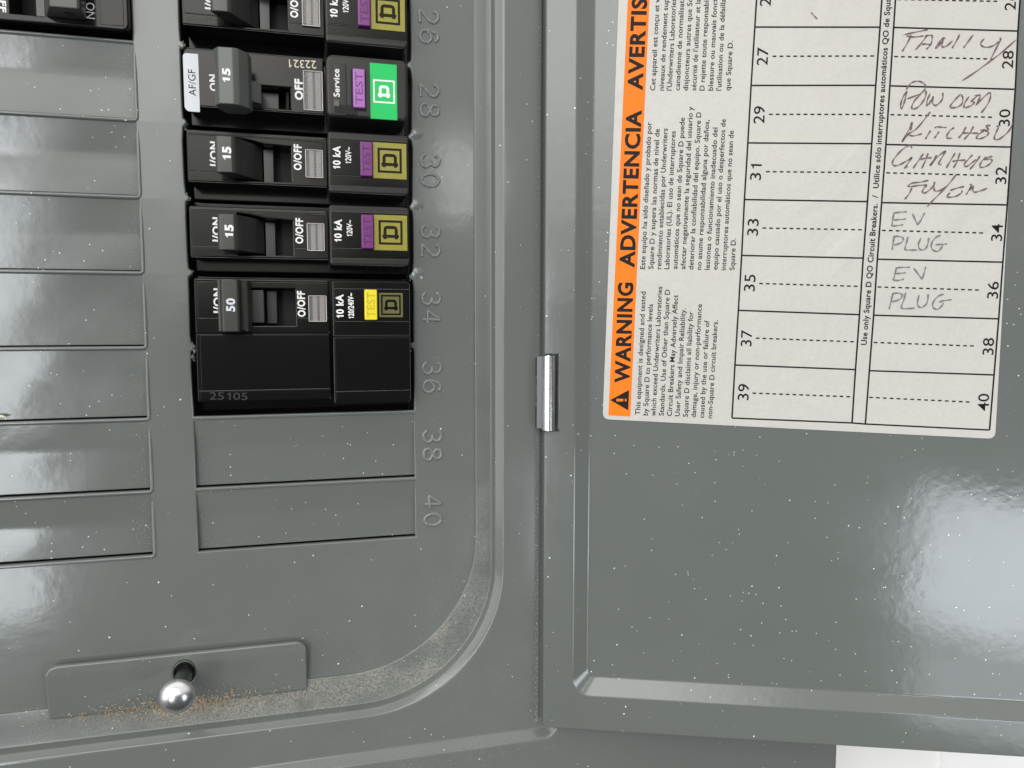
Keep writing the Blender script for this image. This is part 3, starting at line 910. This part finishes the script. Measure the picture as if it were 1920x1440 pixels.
c0, c1 = U(500, 570, -1)[0], U(519.5, 570, -1)[0]
box(bm, c0, c1, py0 + .6, py1 - .4, -3.5, -1.0, 0.2)
box(bm, px0 - 4.5, c0 - .4, py0 + .8, py1 - .4, -4, 3.0, 0.2)
tg = build('toggle', bm, M_DGREY, dp, base, smooth=35)
bm = bmesh.new()
text_px(bm, '50', (441, 584.5), (441, 559.5), 17, 11.03, 0.035)
build('amp_rating', bm, M_PAPERW, tg, base)
bm = bmesh.new()
text_px(bm, 'O/OFF', (573, 594), (571.5, 545.5), 14.8, zf + .23, 0.035)
text_px(bm, 'I/ON', (415, 587), (415, 541), 14.8, zf + .23, 0.035)
text_px(bm, '10 kA', (645, 596), (644, 552), 14.5, zr + .23, 0.035)
text_px(bm, '120/240V~', (664, 597), (663, 549.5), 11.0, zr + .23, 0.03)
build('lettering', bm, M_WHITEINK, dp, base)
bm = bmesh.new()
text_px(bm, '25105', (393, 749), (464, 750), 13.5, zf + .08, 0.0)
build('date_stamp', bm, M_DGREY, dp, base)
a = U(613, 553.5, zf); b = U(579.5, 604, zf)
window(dp, base, b[0], a[0] - .2, b[1] + .2, a[1] - .2, zf + .18)
a = U(707, 543, 6.4); b = U(684, 600, 6.4)
button(dp, base, b[0], a[0], b[1], a[1], 4.7, 6.4, M_YELLOW, M_YELLOWD)
bm = bmesh.new()
a = U(755, 549.5, zr + .22); b = U(711, 594.5, zr + .22)
box(bm, b[0], a[0], b[1], a[1], zr - .2, zr + .215, 0)
bd = build('badge', bm, M_OLIVED, dp, base)
bm = bmesh.new()
emblem(bm, (a[0] + b[0]) / 2, (a[1] + b[1]) / 2, (a[0] - b[0]) - 1.1, (a[1] - b[1]) - 1.1, zr + .225, 0.45, 3.0)
text_z = zr + .225
build('emblem', bm, M_BLACK, bd, base)

# ---- breaker at the top of the left column (turned the other way round)
base = (-121, 129.4, -12)
lb = thing('circuit_breaker', 'black breaker with white ON lettering, cut off at the upper left corner', 'circuit breaker', base, 'breakers in the panel')
v = lambda y: 129.4 + y
zf = 3.0
yb_ = U(150, 50, zf)[1]
pa, pb = U(19, 20, zf), U(66, 28.5, zf)
bm = bmesh.new()
box(bm, -149, -92.6, v(-9.2), v(9.2), -14, -6, 0.4)
x1_ = U(241, 40, zf)[0]
plate(bm, [rr_points(-149, x1_, yb_, v(7), (.5, 1.8, .5, .5), 5), [(pa[0], pb[1]), (pa[0], v(5)), (pb[0] + 2, v(5)), (pb[0] + 2, pb[1])]], -8, zf, 0.4, 3)
box(bm, U(187, 10, zf)[0], U(231, 10, zf)[0], yb_ + 1.0, v(6), zf - .4, zf + .15, .1)
build('body', bm, M_BLACK, lb, base, smooth=35)
bm = bmesh.new()
box(bm, pa[0] + .1, pb[0] + 1.9, pb[1] + .1, v(4.9), -5.5, -4.5)
build('toggle_slot', bm, M_CAVITY, lb, base)
bm = bmesh.new()
ha, hb = U(92, 12, 10), U(150, 16, 10)
prism(bm, [(ha[0], 10), (hb[0] - .4, 10), (hb[0] + .1, 9.4), (hb[0] - .4, 3.1), (ha[0] - 3.0, 3.1), (ha[0] - 1.6, 6)], ha[1], v(5), 0.4, 2)
box(bm, pb[0] - .05, pb[0] + 1.85, pb[1] + .2, v(4.8), -3, 2.0, .1)
tg = build('toggle', bm, M_DGREY, lb, base, smooth=35)
bm = bmesh.new()
cyl(bm, ((ha[0] + hb[0]) / 2, ha[1] - .03, 6.6), ((ha[0] + hb[0]) / 2, ha[1] + 1, 6.6), 1.25)
build('tie_hole', bm, M_CAVITY, tg, base)
bm = bmesh.new()
text_px(bm, 'ON', (161, 4), (161.5, 34), 16, zf + .02, 0.0)
text_px(bm, 'OFF', (-1, -20), (0, 22), 11.5, zf + .02, 0.035)
build('lettering', bm, M_WHITEINK, lb, base)

# ================================================================== COVER SCREW
SB = (TX, TY, 3)
sc_ = thing('cover_screw', 'long bright zinc screw with domed head sticking out of the grey tongue', 'screw', SB)
bm = bmesh.new()
cyl(bm, (TX, TY - .2, -2), (TX + .35, TY - .35, 15.2), 2.15, n=28)
build('shank', bm, M_STEELD, sc_, SB, smooth=40)
bm = bmesh.new()
hx, hy = TX + .4, TY - .4
lp = []
for (r, z) in ((2.2, 14.6), (4.1, 14.7), (4.42, 15.0), (4.45, 15.4), (4.3, 15.9), (3.8, 16.7), (3.1, 17.35), (2.2, 17.85), (1.2, 18.1), (.4, 18.18)):
    lp.append([(hx + r * math.cos(a * math.pi / 18), hy + r * math.sin(a * math.pi / 18), z) for a in range(36)])
rings(bm, lp, close_last=True)
build('domed_head', bm, M_ZINC, sc_, SB, smooth=50)
bm = bmesh.new()
loop = []
for (r, z) in ((2.95, 3.0), (2.75, 3.2), (2.5, 3.1), (2.4, 2.0)):
    loop.append([(TX + r * math.cos(a * math.pi / 14), TY + .15 + r * 1.12 * math.sin(a * math.pi / 14), z) for a in range(28)])
rings(bm, loop)
build('retainer_collar', bm, M_STEELD, sc_, SB, smooth=50)

# ================================================================== DOOR (swung open)
DB = (HX, -72, HZ)
door = thing('panel_door', 'open grey painted door with stepped border, hinge barrel and circuit directory label', 'panel door', DB, rot=-TH)
LB = (0, -72, 0)                             # base of the door in its own s, y, off coordinates
def d_ring(l, b, r, z):
    # the door hangs a touch out of square
    return [(x, y - 0.0262 * max(x, 0) * (1 if y < 60 else 0), z) for x, y in rr_points(-0.4 + l, 178 - l, -72.2 + b, 300 - l, r, 8)]
FD = -2.6                                    # depth of the pressed field
bm = bmesh.new()
dl = [d_ring(2.5, 2.5, .6, -1.25), d_ring(.5, .5, .6, -1.25), d_ring(.05, .05, .6, -1.0), d_ring(0, 0, .6, -.6), d_ring(.15, .15, .6, -.2), d_ring(.5, .5, .6, 0),
      d_ring(8.2, 10.3, 5.0, 0), d_ring(8.7, 10.7, 4.8, -.07), d_ring(9.2, 11.1, 4.6, -.28), d_ring(12.9, 15.0, 3.2, FD + .25), d_ring(13.4, 15.4, 3.0, FD + .06), d_ring(14.0, 15.9, 2.9, FD)]
rings(bm, dl, close_last=True)
dp_ = build('door_panel', bm, M_DOOR, door, LB, smooth=40)
# cut the hinge notch
hy0, hy1 = 17.4, 38.6
cb = bmesh.new()
box(cb, -3, 4.0, hy0 - .5, hy1 + .7, -8, 8)
cut = build('cutter', cb, M_CAVITY, door, LB)
md = dp_.modifiers.new('notch', 'BOOLEAN'); md.object = cut; md.operation = 'DIFFERENCE'; md.solver = 'EXACT'
bpy.context.view_layer.update()
dg = bpy.context.evaluated_depsgraph_get()
nm = bpy.data.meshes.new_from_object(dp_.evaluated_get(dg))
dp_.modifiers.remove(md); dp_.data = nm
nm.set_sharp_from_angle(angle=math.radians(40))
cm = cut.data; bpy.data.objects.remove(cut); bpy.data.meshes.remove(cm)
bm = bmesh.new()
box(bm, -2.5, 0.6, hy0 + .2, hy1 - .2, -1.6, -0.6, .12)
hg = build('hinge', bm, M_ZINCD, door, LB)
bm = bmesh.new()
cyl(bm, (.95, hy0, .2), (.95, hy1, .2), 1.95, n=36)
for yy in (hy0, hy1):                         # pin ends showing in the rolled leaf
    cyl(bm, (.95, yy - .22, .2), (.95, yy + .22, .2), 1.05, n=24)
build('barrel', bm, M_ZINC, hg, LB, smooth=40)
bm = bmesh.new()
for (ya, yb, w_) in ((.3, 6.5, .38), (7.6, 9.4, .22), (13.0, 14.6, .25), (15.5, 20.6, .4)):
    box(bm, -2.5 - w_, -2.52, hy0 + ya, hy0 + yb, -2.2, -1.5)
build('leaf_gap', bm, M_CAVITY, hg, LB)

# ---- directory label stuck on the door field
LZ = FD + 0.16
def DF(u, v):
    return D(u, v, LZ)
IZ = LZ + 0.02                                # ink sits on the paper
bl, br, tr_, tl = DF(1130, 786), DF(1866, 823), DF(1912.5, -5), DF(1160, -5)
def ext(a, b, k=1.55):
    return (a[0] + (b[0] - a[0]) * k, a[1] + (b[1] - a[1]) * k)
tl2, tr2 = ext(bl, tl, 1.42), ext(br, tr_, 1.42)
bm = bmesh.new()
def rcorner(p, a, b, r):
    pa, pb = Vector(a) - Vector(p), Vector(b) - Vector(p)
    s = Vector(p) + pa.normalized() * r; e_ = Vector(p) + pb.normalized() * r
    out = []
    for i in range(6):
        t = i / 5
        out.append(tuple(s * (1 - t) ** 2 + Vector(p) * 2 * t * (1 - t) + e_ * t ** 2))
    return out
out = rcorner(bl, tl2, br, 2.0) + rcorner(br, bl, tr2, 2.0) + rcorner(tr2, br, tl2, 2.0) + rcorner(tl2, tr2, bl, 2.0)
plate(bm, [out], FD - .02, LZ, 0.04, 1)
for cr in ([(1494,466),(1506,478),(1528,512),(1537,575)], [(1444,274),(1458,295),(1478,302)], [(1761,400),(1775,453),(1791,503)], [(1722,110),(1719,160),(1722,215)], [(1735,560),(1740,600),(1732,640)],
           [(1300,440),(1306,455),(1330,470)], [(1490,660),(1502,690),(1494,720)], [(1560,120),(1556,170),(1545,240)], [(1530,20),(1560,60),(1574,130)]):
    tube(bm, [(x, y, LZ - .03) for x, y in smooth_path([DF(*p) for p in cr], 6)], 0.42, 8, 0.12)
lab = build('directory_label', bm, M_PAPER, door, LB, smooth=30)
lab['label'] = 'white printed circuit directory sticker with orange warning band and handwriting'
def poly(bm, pts, z):
    bm.faces.new([bm.verts.new((x, y, z)) for x, y in pts])
bm = bmesh.new()
o0, o1, o2, o3 = DF(1140.5, 779), DF(1182, 781), DF(1218, 0), DF(1177, 0)
poly(bm, [o0, o1, ext(o1, o2, 1.4), ext(o0, o3, 1.4)], IZ)
build('warning_band', bm, M_ORANGE, lab, LB)
def line(bm, a, b, w, z=IZ):
    a, b = Vector(a), Vector(b)
    d = (b - a).normalized(); n = Vector((-d.y, d.x)) * w / 2
    poly(bm, [tuple(a - n), tuple(b - n), tuple(b + n), tuple(a + n)], z)
bm = bmesh.new()
Lp = [(1415.3,50.8),(1408.3,160.3),(1402.2,268),(1395.8,374.2),(1390.6,479),(1384.4,581.9),(1378,684.4),(1372.5,783.8)]
Mp = [(1650,51),(1642,160),(1634.5,269.5),(1626.5,378),(1618.5,484),(1611.5,590),(1604,693),(1597.5,793)]
Np = [(1675.5,51.5),(1668.5,161),(1661,271),(1653,380),(1645,486),(1638,591),(1630,695),(1622.5,795)]
Rp = [(1908.6,58.3),(1903.6,167.5),(1896,275.8),(1888.6,384.2),(1880.3,491.6),(1872.5,597.8),(1863.8,703),(1855.3,806.3)]
T_ = {'L': (1418.6, -2), 'M': (1653.5, -2), 'N': (1679, -2), 'R': (1912.6, -2)}
for i in range(8):
    for A, B in ((Lp, Mp), (Np, Rp)) if i < 7 else ((Lp, Mp), (Mp, Np), (Np, Rp)):
        line(bm, DF(*A[i]), DF(*B[i]), 0.44, IZ + .002 * (i % 2))
for key, A in (('L', Lp), ('M', Mp), ('N', Np), ('R', Rp)):
    pts = [ext(DF(*A[0]), DF(*T_[key]), 9)] + [DF(*p) for p in A]
    for p, q in zip(pts, pts[1:]):
        line(bm, p, q, 0.46, IZ + .008)
# dashes
def dash(bm, a, b, n):
    a, b = Vector(DF(*a)), Vector(DF(*b))
    for i in range(n):
        t0, t1 = (i + .12) / n, (i + .68) / n
        line(bm, a + (b - a) * t0, a + (b - a) * t1, 0.40)
ld = [((1447,105.6),(1643,105)),((1440,214.4),(1636,214.7)),((1434.7,322),(1628,323.6)),((1428,427.5),(1620,431)),((1422,531.5),(1612,537)),((1415.6,634),(1605,641)),((1409.4,737),(1598,744)),((1452,-3),(1650,-3))]
rd = [((1675,106),(1868,111)),((1668,215),(1864,220)),((1660,324),(1857,329)),((1652,432),(1847.5,437)),((1643.7,538),(1839.7,544)),((1636.6,642),(1830,649)),((1628,745),(1822,754)),((1681,-1),(1874,2.5))]
for a, b in ld: dash(bm, a, b, 15)
for a, b in rd: dash(bm, a, b, 15)
build('directory_grid', bm, M_BLACKINK, lab, LB)

bm = bmesh.new()
def lt(s, a, b, cap, bold=0.012):
    text_px(bm, s, a, b, cap, IZ + .03, bold, DF)
E5 = lambda X, Y: (1100 + X / 3.2, 400 + Y / 3.2)
E4 = lambda X, Y: (1100 + X / 3.6, Y / 3.6)
eng = [("This equipment is designed and tested", (320,1210), (355,470)), ("by Square D to performance levels", (367,1213), (398,545)),
       ("which exceed Underwriters Laboratories", (414,1216), (454,440)), ("Standards. Use of Other than Square D", (463,1215), (500,458)),
       ("Circuit Breakers May Adversely Affect", (511,1217), (549,490)), ("User Safety and Impair Reliability.", (558,1218), (594,570)),
       ("Square D disclaims all liability for", (607,1222), (640,590)), ("damage, injury or non-performance", (655,1225), (692,545)),
       ("caused by the use or failure of", (704,1228), (737,643)), ("non-Square D circuit breakers.", (752,1230), (787,642))]
for s, a, b in eng: lt(s, E5(*a), E5(*b), 9.6)
spa = [("Este equipo ha sido diseñado y probado por", (1209.4,504.7), (1222,229)), ("Square D y supera las normas de nivel de", (1225,504.7), (1237,242)),
       ("rendimiento establecidas por Underwriters", (1239.7,504.7), (1252,241)), ("Laboratories (UL). El uso de interruptores", (1254.7,504.7), (1267,246)),
       ("automáticos que no sean de Square D puede", (1270,504.7), (1284,221)), ("afectar negativamente la seguridad del usuario y", (1285,505), (1299.5,200)),
       ("deteriorar la confiabilidad del equipo. Square D", (1300,505.6), (1315,210.5)), ("no asume responsabilidad alguna por daños,", (1315,506), (1330,225)),
       ("lesiones o funcionamiento inadecuado del", (1330.6,506), (1345.8,239.4)), ("equipo causado por el uso o desperfectos de", (1345.3,506), (1361,223.6)),
       ("interruptores automáticos que no sean de", (1361,507), (1375.8,245)), ("Square D.", (1377,507), (1380,447))]
for s, a, b in spa: lt(s, a, b, 9.6)
fre = [("Cet appareil est conçu et v", 462), ("niveaux de rendement sup", 521), ("l'Underwriters Laboratories", 574), ("canadienne de normalisati", 628), ("disjoncteurs autres que Sc", 684),
       ("sécurité de l'utilisateur et la", 739), ("D rejette toute responsabil", 795), ("blessure ou mauvais fonct", 852), ("l'utilisation ou de la défailla", 908)]
for s, X in fre: lt(s, E4(X, 612), (E4(X, 612)[0] + 8.5, -2), 9.6)
lt("que Square D.", E4(968, 612), E4(988, 275), 9.6)
lt("WARNING", (1180.8, 718), (1188, 530), 29, 0.035)
lt("ADVERTENCIA", (1189.8, 502), (1203.5, 206.5), 29, 0.035)
lt("AVERTIS", (1205, 169.5), (1214, -3), 29, 0.035)
# warning triangle
poly(bm, [DF(1144, 750), DF(1178, 769.5), DF(1179.5, 731)], IZ + .03)
lt("Use only Square D QO Circuit Breakers.", (1625, 647), (1646, 382), 11.0, 0.022)
lt("/", (1646, 371.5), (1646.5, 366), 11.0, 0.015)
lt("Utilice sólo interruptores automáticos QO de Squa", (1647.5, 353), (1670.5, -3), 11.0, 0.022)
nums = [('39',(1403.5,750.5),(1405,720)),('37',(1409,649.5),(1410.5,619)),('35',(1415,546.5),(1417,515)),('33',(1421,442),(1423,410.5)),('31',(1426.5,338),(1428.5,308)),('29',(1433,231.5),(1434.5,199)),('27',(1439,122.5),(1441,89)),('25',(1445,11.5),(1447,-22)),
        ('40',(1853.5,770.5),(1855,738)),('38',(1862.5,665.5),(1864,633.5)),('36',(1871,560),(1873,528)),('34',(1878.5,452),(1880.5,420)),('32',(1886.5,345),(1888,312)),('30',(1893,236.5),(1894.5,204.5)),('28',(1899,128.5),(1901,95)),('26',(1904,19),(1906,-14))]
for s, a, b in nums: lt(s, a, b, 20.5, 0.004)
# bolder face lines come from the same ink
for f in list(bm.faces): f.material_index = 0
mark = bmesh.ops
build('printed_lettering', bm, M_BLACKINK, lab, LB)
bm = bmesh.new()                              # exclamation mark of the triangle, in the band's orange
for p, q, w in (((1156, 750.2), (1168.5, 750.2), 0.75), ((1171.5, 750.2), (1174.5, 750.2), 0.75)):
    line(bm, DF(*p), DF(*q), w, IZ + .06)
build('exclamation_mark', bm, M_ORANGE, lab, LB)

# ---- handwriting
def strokes(bm, lst, conv, w):
    for st in lst:
        pts = smooth_path([conv(*p) for p in st], 5)
        n = len(pts)
        L, Rr = [], []
        for i, p in enumerate(pts):
            d = DF(*pts[min(i + 1, n - 1)]); c = DF(*pts[max(i - 1, 0)]); o = DF(*p)
            dv = Vector((d[0] - c[0], d[1] - c[1]))
            if dv.length < 1e-9: dv = Vector((1, 0))
            dv.normalize()
            ww = w * (0.72 + 0.28 * math.sin(i * 0.9 + len(lst)) ) * (0.65 if i in (0, n - 1) else 1)
            nn = Vector((-dv.y, dv.x)) * ww / 2
            L.append(bm.verts.new((o[0] + nn.x, o[1] + nn.y, IZ + .07))); Rr.append(bm.verts.new((o[0] - nn.x, o[1] - nn.y, IZ + .07)))
        for i in range(n - 1):
            bm.faces.new((L[i], L[i+1], Rr[i+1], Rr[i]))
H6 = lambda X, Y: (1560 + X / 3.6, Y / 3.6)
H7 = lambda X, Y: (1560 + X / 3.2, 400 + Y / 3.2)
Z1 = lambda X, Y: (1660 + X / 7.385, 40 + Y / 7.385)
Z2 = lambda X, Y: (1650 + X / 7.385, 200 + Y / 7.385)
pen1 = [
 [(262,185),(400,155),(590,115)], [(290,205),(400,218),(525,203)], [(355,190),(310,290),(230,420)], [(236,192),(242,204)],
 [(412,400),(500,300),(575,200)], [(540,210),(600,195),(645,200),(640,290),(605,350),(565,388)], [(500,320),(560,315),(622,325)],
 [(830,240),(790,235),(740,300),(695,365),(720,360),(770,300),(800,240)], [(800,240),(785,310),(790,355),(850,340),(930,270)], [(1030,180),(985,270),(920,375)],
 [(1215,185),(1140,290),(1080,370)], [(1370,240),(1320,300),(1340,345),(1420,360),(1510,330),(1570,280)], [(1585,225),(1590,270),(1530,380),(1455,530)],
 [(1810,255),(1600,440),(1460,545),(1250,700),(1060,825)],
 [(300,965),(250,1040),(215,1130),(215,1205),(240,1180),(270,1090),(300,965)], [(285,950),(330,880),(390,840),(460,830),(530,860),(555,900),(540,950),(470,1010),(300,1075)],
 [(560,955),(560,1020),(520,1110),(450,1190),(380,1215),(365,1180),(410,1090),(495,1010)],
 [(620,1000),(580,1090),(575,1165),(600,1150),(640,1080),(665,1040)], [(665,1040),(650,1120),(690,1165),(750,1130),(795,1060),(790,990)],
 [(1040,1010),(960,1090),(900,1170),(905,1195),(990,1190),(1060,1140),(1070,1060),(1045,1010)],
 [(1160,1040),(1110,1110),(1085,1180),(1110,1195),(1190,1165),(1230,1120),(1180,1110)], [(1180,1110),(1240,1060),(1265,1030),(1235,1030)],
 [(1270,1030),(1310,1025),(1290,1090),(1250,1165)], [(1250,1165),(1340,1070),(1440,990),(1455,1040),(1420,1140),(1325,1270)]]
pen2 = [
 [(440,215),(400,320),(300,490)], [(300,490),(360,420),(405,370)], [(440,215),(442,262),(418,330)], [(695,70),(620,170),(500,310),(405,370),(410,395),(470,405),(580,375)],
 [(700,330),(655,400),(628,450)], [(760,300),(780,280),(850,285),(920,290)], [(815,345),(785,390),(750,440)], [(1025,290),(970,330),(925,400),(935,435),(1000,435)],
 [(1190,280),(1140,370),(1085,435)], [(1295,270),(1240,370),(1160,455)], [(1130,365),(1250,365),(1360,370)],
 [(1530,265),(1465,262),(1500,320),(1440,325),(1380,325)], [(1440,330),(1360,390),(1335,440),(1400,440),(1480,400),(1500,350),(1450,335)],
 [(1610,270),(1640,280),(1610,350),(1580,430),(1620,460),(1720,400),(1800,310),(1835,220)],
 [(435,575),(430,545),(380,545),(280,620),(190,730),(170,790),(210,820),(290,795),(380,745),(445,700)], [(445,700),(390,780),(335,860)], [(345,845),(385,830)],
 [(455,855),(530,750),(600,650)], [(665,645),(630,740),(575,860)], [(560,735),(640,710),(715,710)], [(690,820),(740,740),(785,668)], [(690,820),(800,690),(910,610)], [(910,610),(860,700),(810,790),(850,800)],
 [(915,850),(980,740),(1040,640)], [(1105,640),(1070,750),(1015,850)], [(1000,760),(1080,745),(1185,740)], [(1280,665),(1220,730),(1165,800),(1190,830),(1270,780),(1330,730)], [(1385,680),(1320,780),(1240,870)],
 [(1555,690),(1490,700),(1440,720),(1390,790),(1380,830),(1430,840),(1510,800),(1550,750),(1520,725),(1440,735)],
 [(670,1020),(560,1045),(440,1060),(390,1100),(430,1108),(540,1090),(650,1085)], [(440,1125),(400,1210),(340,1285)], [(650,1085),(600,1140),(585,1185),(620,1195),(690,1150),(740,1090)],
 [(755,1040),(745,1110),(760,1165),(830,1160),(900,1110)], [(1055,940),(960,1060),(830,1200),(720,1310),(650,1390)], [(1165,1105),(1060,1130),(970,1160)],
 [(1130,1160),(1130,1190),(1050,1240),(950,1255),(925,1240),(970,1190)], [(1240,1080),(1270,1085),(1240,1140),(1190,1220)], [(1230,1160),(1290,1100),(1280,1150),(1310,1185),(1390,1165),(1485,1130)]]
bm = bmesh.new(); strokes(bm, pen1, Z1, 0.52); strokes(bm, pen2, Z2, 0.52); strokes(bm, [[(1515, 85), (1535, 106), (1556, 130)]], E4, 0.4)
build('pen_handwriting', bm, M_PEN, lab, LB)
pencil = [
 [(372,-4),(364,36),(358,76)], [(368,-2),(405,-6),(448,-10)], [(366,40),(402,38),(442,34)], [(358,76),(390,74),(426,68)], [(482,2),(498,36),(514,70)], [(514,70),(535,36),(556,-4)],
 [(374,134),(366,178),(360,220)], [(366,142),(400,138),(426,150),(415,176),(366,192)], [(456,138),(446,178),(438,216),(470,220),(512,220)], [(532,148),(518,190),(530,218),(558,214),(574,185),(580,146)],
 [(652,132),(620,146),(596,184),(602,218),(634,228),(658,204),(662,188)], [(618,188),(655,186),(690,184)],
 [(386,324),(378,362),(366,402)], [(380,328),(420,324),(468,324)], [(378,362),(410,360),(442,356)], [(366,402),(400,402),(432,394)], [(488,328),(515,362),(540,396)], [(540,396),(552,358),(562,320)],
 [(366,478),(354,526),(342,576)], [(358,484),(395,478),(422,490),(402,518),(352,532)], [(442,474),(430,520),(416,566),(450,572),(498,568)], [(522,488),(512,535),(522,562),(548,560),(572,530),(576,484)],
 [(672,484),(636,498),(606,535),(606,564),(632,576),(660,554),(668,536)], [(640,534),(670,524),(716,518)],
]
bm = bmesh.new(); strokes(bm, pencil, H7, 0.56)
build('pencil_handwriting', bm, M_PENCIL, lab, LB)

# ================================================================== SMALL LOOSE THINGS
bm = bmesh.new()
for i in range(1500):
    cx = random.gauss(-92, 11) if random.random() < .62 else random.gauss(-76, 9)
    cy = -55.6 + random.gauss(0, 1.9) - abs(random.gauss(0, .8))
    if not (-125 < cx < -48 and -62 < cy < -49.5): continue
    if abs(cx + 84) > 9 and random.random() < .35: continue
    zz = 3.05 if cy > -53.5 else max(3.05 - (-53.5 - cy) * .62, 1.12)
    r = random.uniform(.08, .34)
    d = Vector((random.uniform(-1, 1), random.uniform(-1, 1), random.uniform(-.3, .3))).normalized()
    n = Vector((-d.y, d.x, 0)).normalized()
    c = Vector((cx, cy, zz + .06))
    w = r * random.uniform(.2, .6)
    vs = [bm.verts.new(c + d * r * 1.5), bm.verts.new(c + n * w), bm.verts.new(c - d * r * 1.5), bm.verts.new(c - n * w), bm.verts.new(c + Vector((0, 0, r * .7)))]
    for q in ((0, 1, 4), (1, 2, 4), (2, 3, 4), (3, 0, 4)): bm.faces.new([vs[k] for k in q])
sd = build('sawdust', bm, M_DUSTCHIP); sd['kind'] = 'stuff'
sd['label'] = 'scattered tan sawdust lying on the ledge around the cover screw'; sd['category'] = 'sawdust'
def fleck(bm, x, y, z, r):
    d = Vector((random.uniform(-1, 1), random.uniform(-1, 1), 0)).normalized(); n = Vector((-d.y, d.x, 0))
    c = Vector((x, y, z)); w = r * random.uniform(.35, .9); l_ = r * random.uniform(.8, 1.8)
    vs = [bm.verts.new(c + d * l_), bm.verts.new(c + n * w), bm.verts.new(c - d * l_ * .8), bm.verts.new(c - n * w * .8), bm.verts.new(c + Vector((0, 0, r * .5)))]
    for q in ((0, 1, 4), (1, 2, 4), (2, 3, 4), (3, 0, 4)): bm.faces.new([vs[k] for k in q])
bm = bmesh.new()
for i in range(900):                          # lint and overspray crumbs in the hinge seam
    y = -73 + 90 * random.random() ** 1.3 if random.random() < .75 else random.uniform(40, 135)
    fleck(bm, 14.4 - abs(random.gauss(0, .55)), y, 5.52, random.uniform(.04, .13))
for k in range(7):                            # crumbs caught at the ends and feet of the knockouts
    for i in range(70):
        t = random.random() ** .7
        fleck(bm, XL1 - .5 - abs(random.gauss(0, 2.6)), ROWS[k] - 3 - t * 15.5, -.05 - 1.5 * min(1, .1 + t), random.uniform(.03, .12))
for k in (5, 6):
    for i in range(80):
        fleck(bm, random.uniform(XR0 + 1, XR1 - 1), ROWS[k+1] + .7 + abs(random.gauss(0, .9)), -1.60, random.uniform(.03, .11))
    for i in range(45):
        t = random.random() ** .7
        fleck(bm, XR0 + .4 + abs(random.gauss(0, 1.4)), ROWS[k] - 3 - t * 15.0, -.05 - 1.5 * min(1, .1 + t), random.uniform(.03, .1))
for i in range(160):                          # smudged crumbs on the lower flange
    fleck(bm, random.gauss(-20, 22), -78.5 - abs(random.gauss(0, 2.2)), 8.02, random.uniform(.03, .12))
for i in range(400):                          # settled along the inner edge of the frame
    a_ = random.random()
    if a_ < .5: fleck(bm, -4.3 - abs(random.gauss(0, 1.3)), random.uniform(-10, 120), .02, random.uniform(.03, .09))
    else:
        an = math.radians(random.uniform(270, 358)); rr_ = 37.2 - abs(random.gauss(0, 3.2))
        fleck(bm, -41.5 + rr_ * math.cos(an), -15.5 + rr_ * math.sin(an), .02, random.uniform(.03, .1))
du = build('dust', bm, M_DUSTPALE); du['kind'] = 'stuff'
du['label'] = 'pale grey dust crumbs caught in the hinge seam and along the knockout edges'; du['category'] = 'dust'
px, py = U(1, 782, 0)
PB = (px, py, 0)
bl_ = thing('paint_drip', 'small cream paint drip on the left edge between two blank knockouts', 'paint drip', PB)
bm = bmesh.new()
loops = [[(px - 1 + 2.1 * q * math.cos(a * math.pi / 10) * (1 + .15 * math.sin(3 * a)), py + .55 * q * math.sin(a * math.pi / 10) * (1 + .2 * math.cos(2 * a)), .9 * math.cos(q * math.pi / 2) - .15) for a in range(20)] for q in (1, .85, .6, .35, .1)]
rings(bm, loops, close_last=True)
build('drip', bm, M_BLOB, bl_, PB, smooth=60)

for o in SC.objects:
    if '_base' in o: del o['_base']
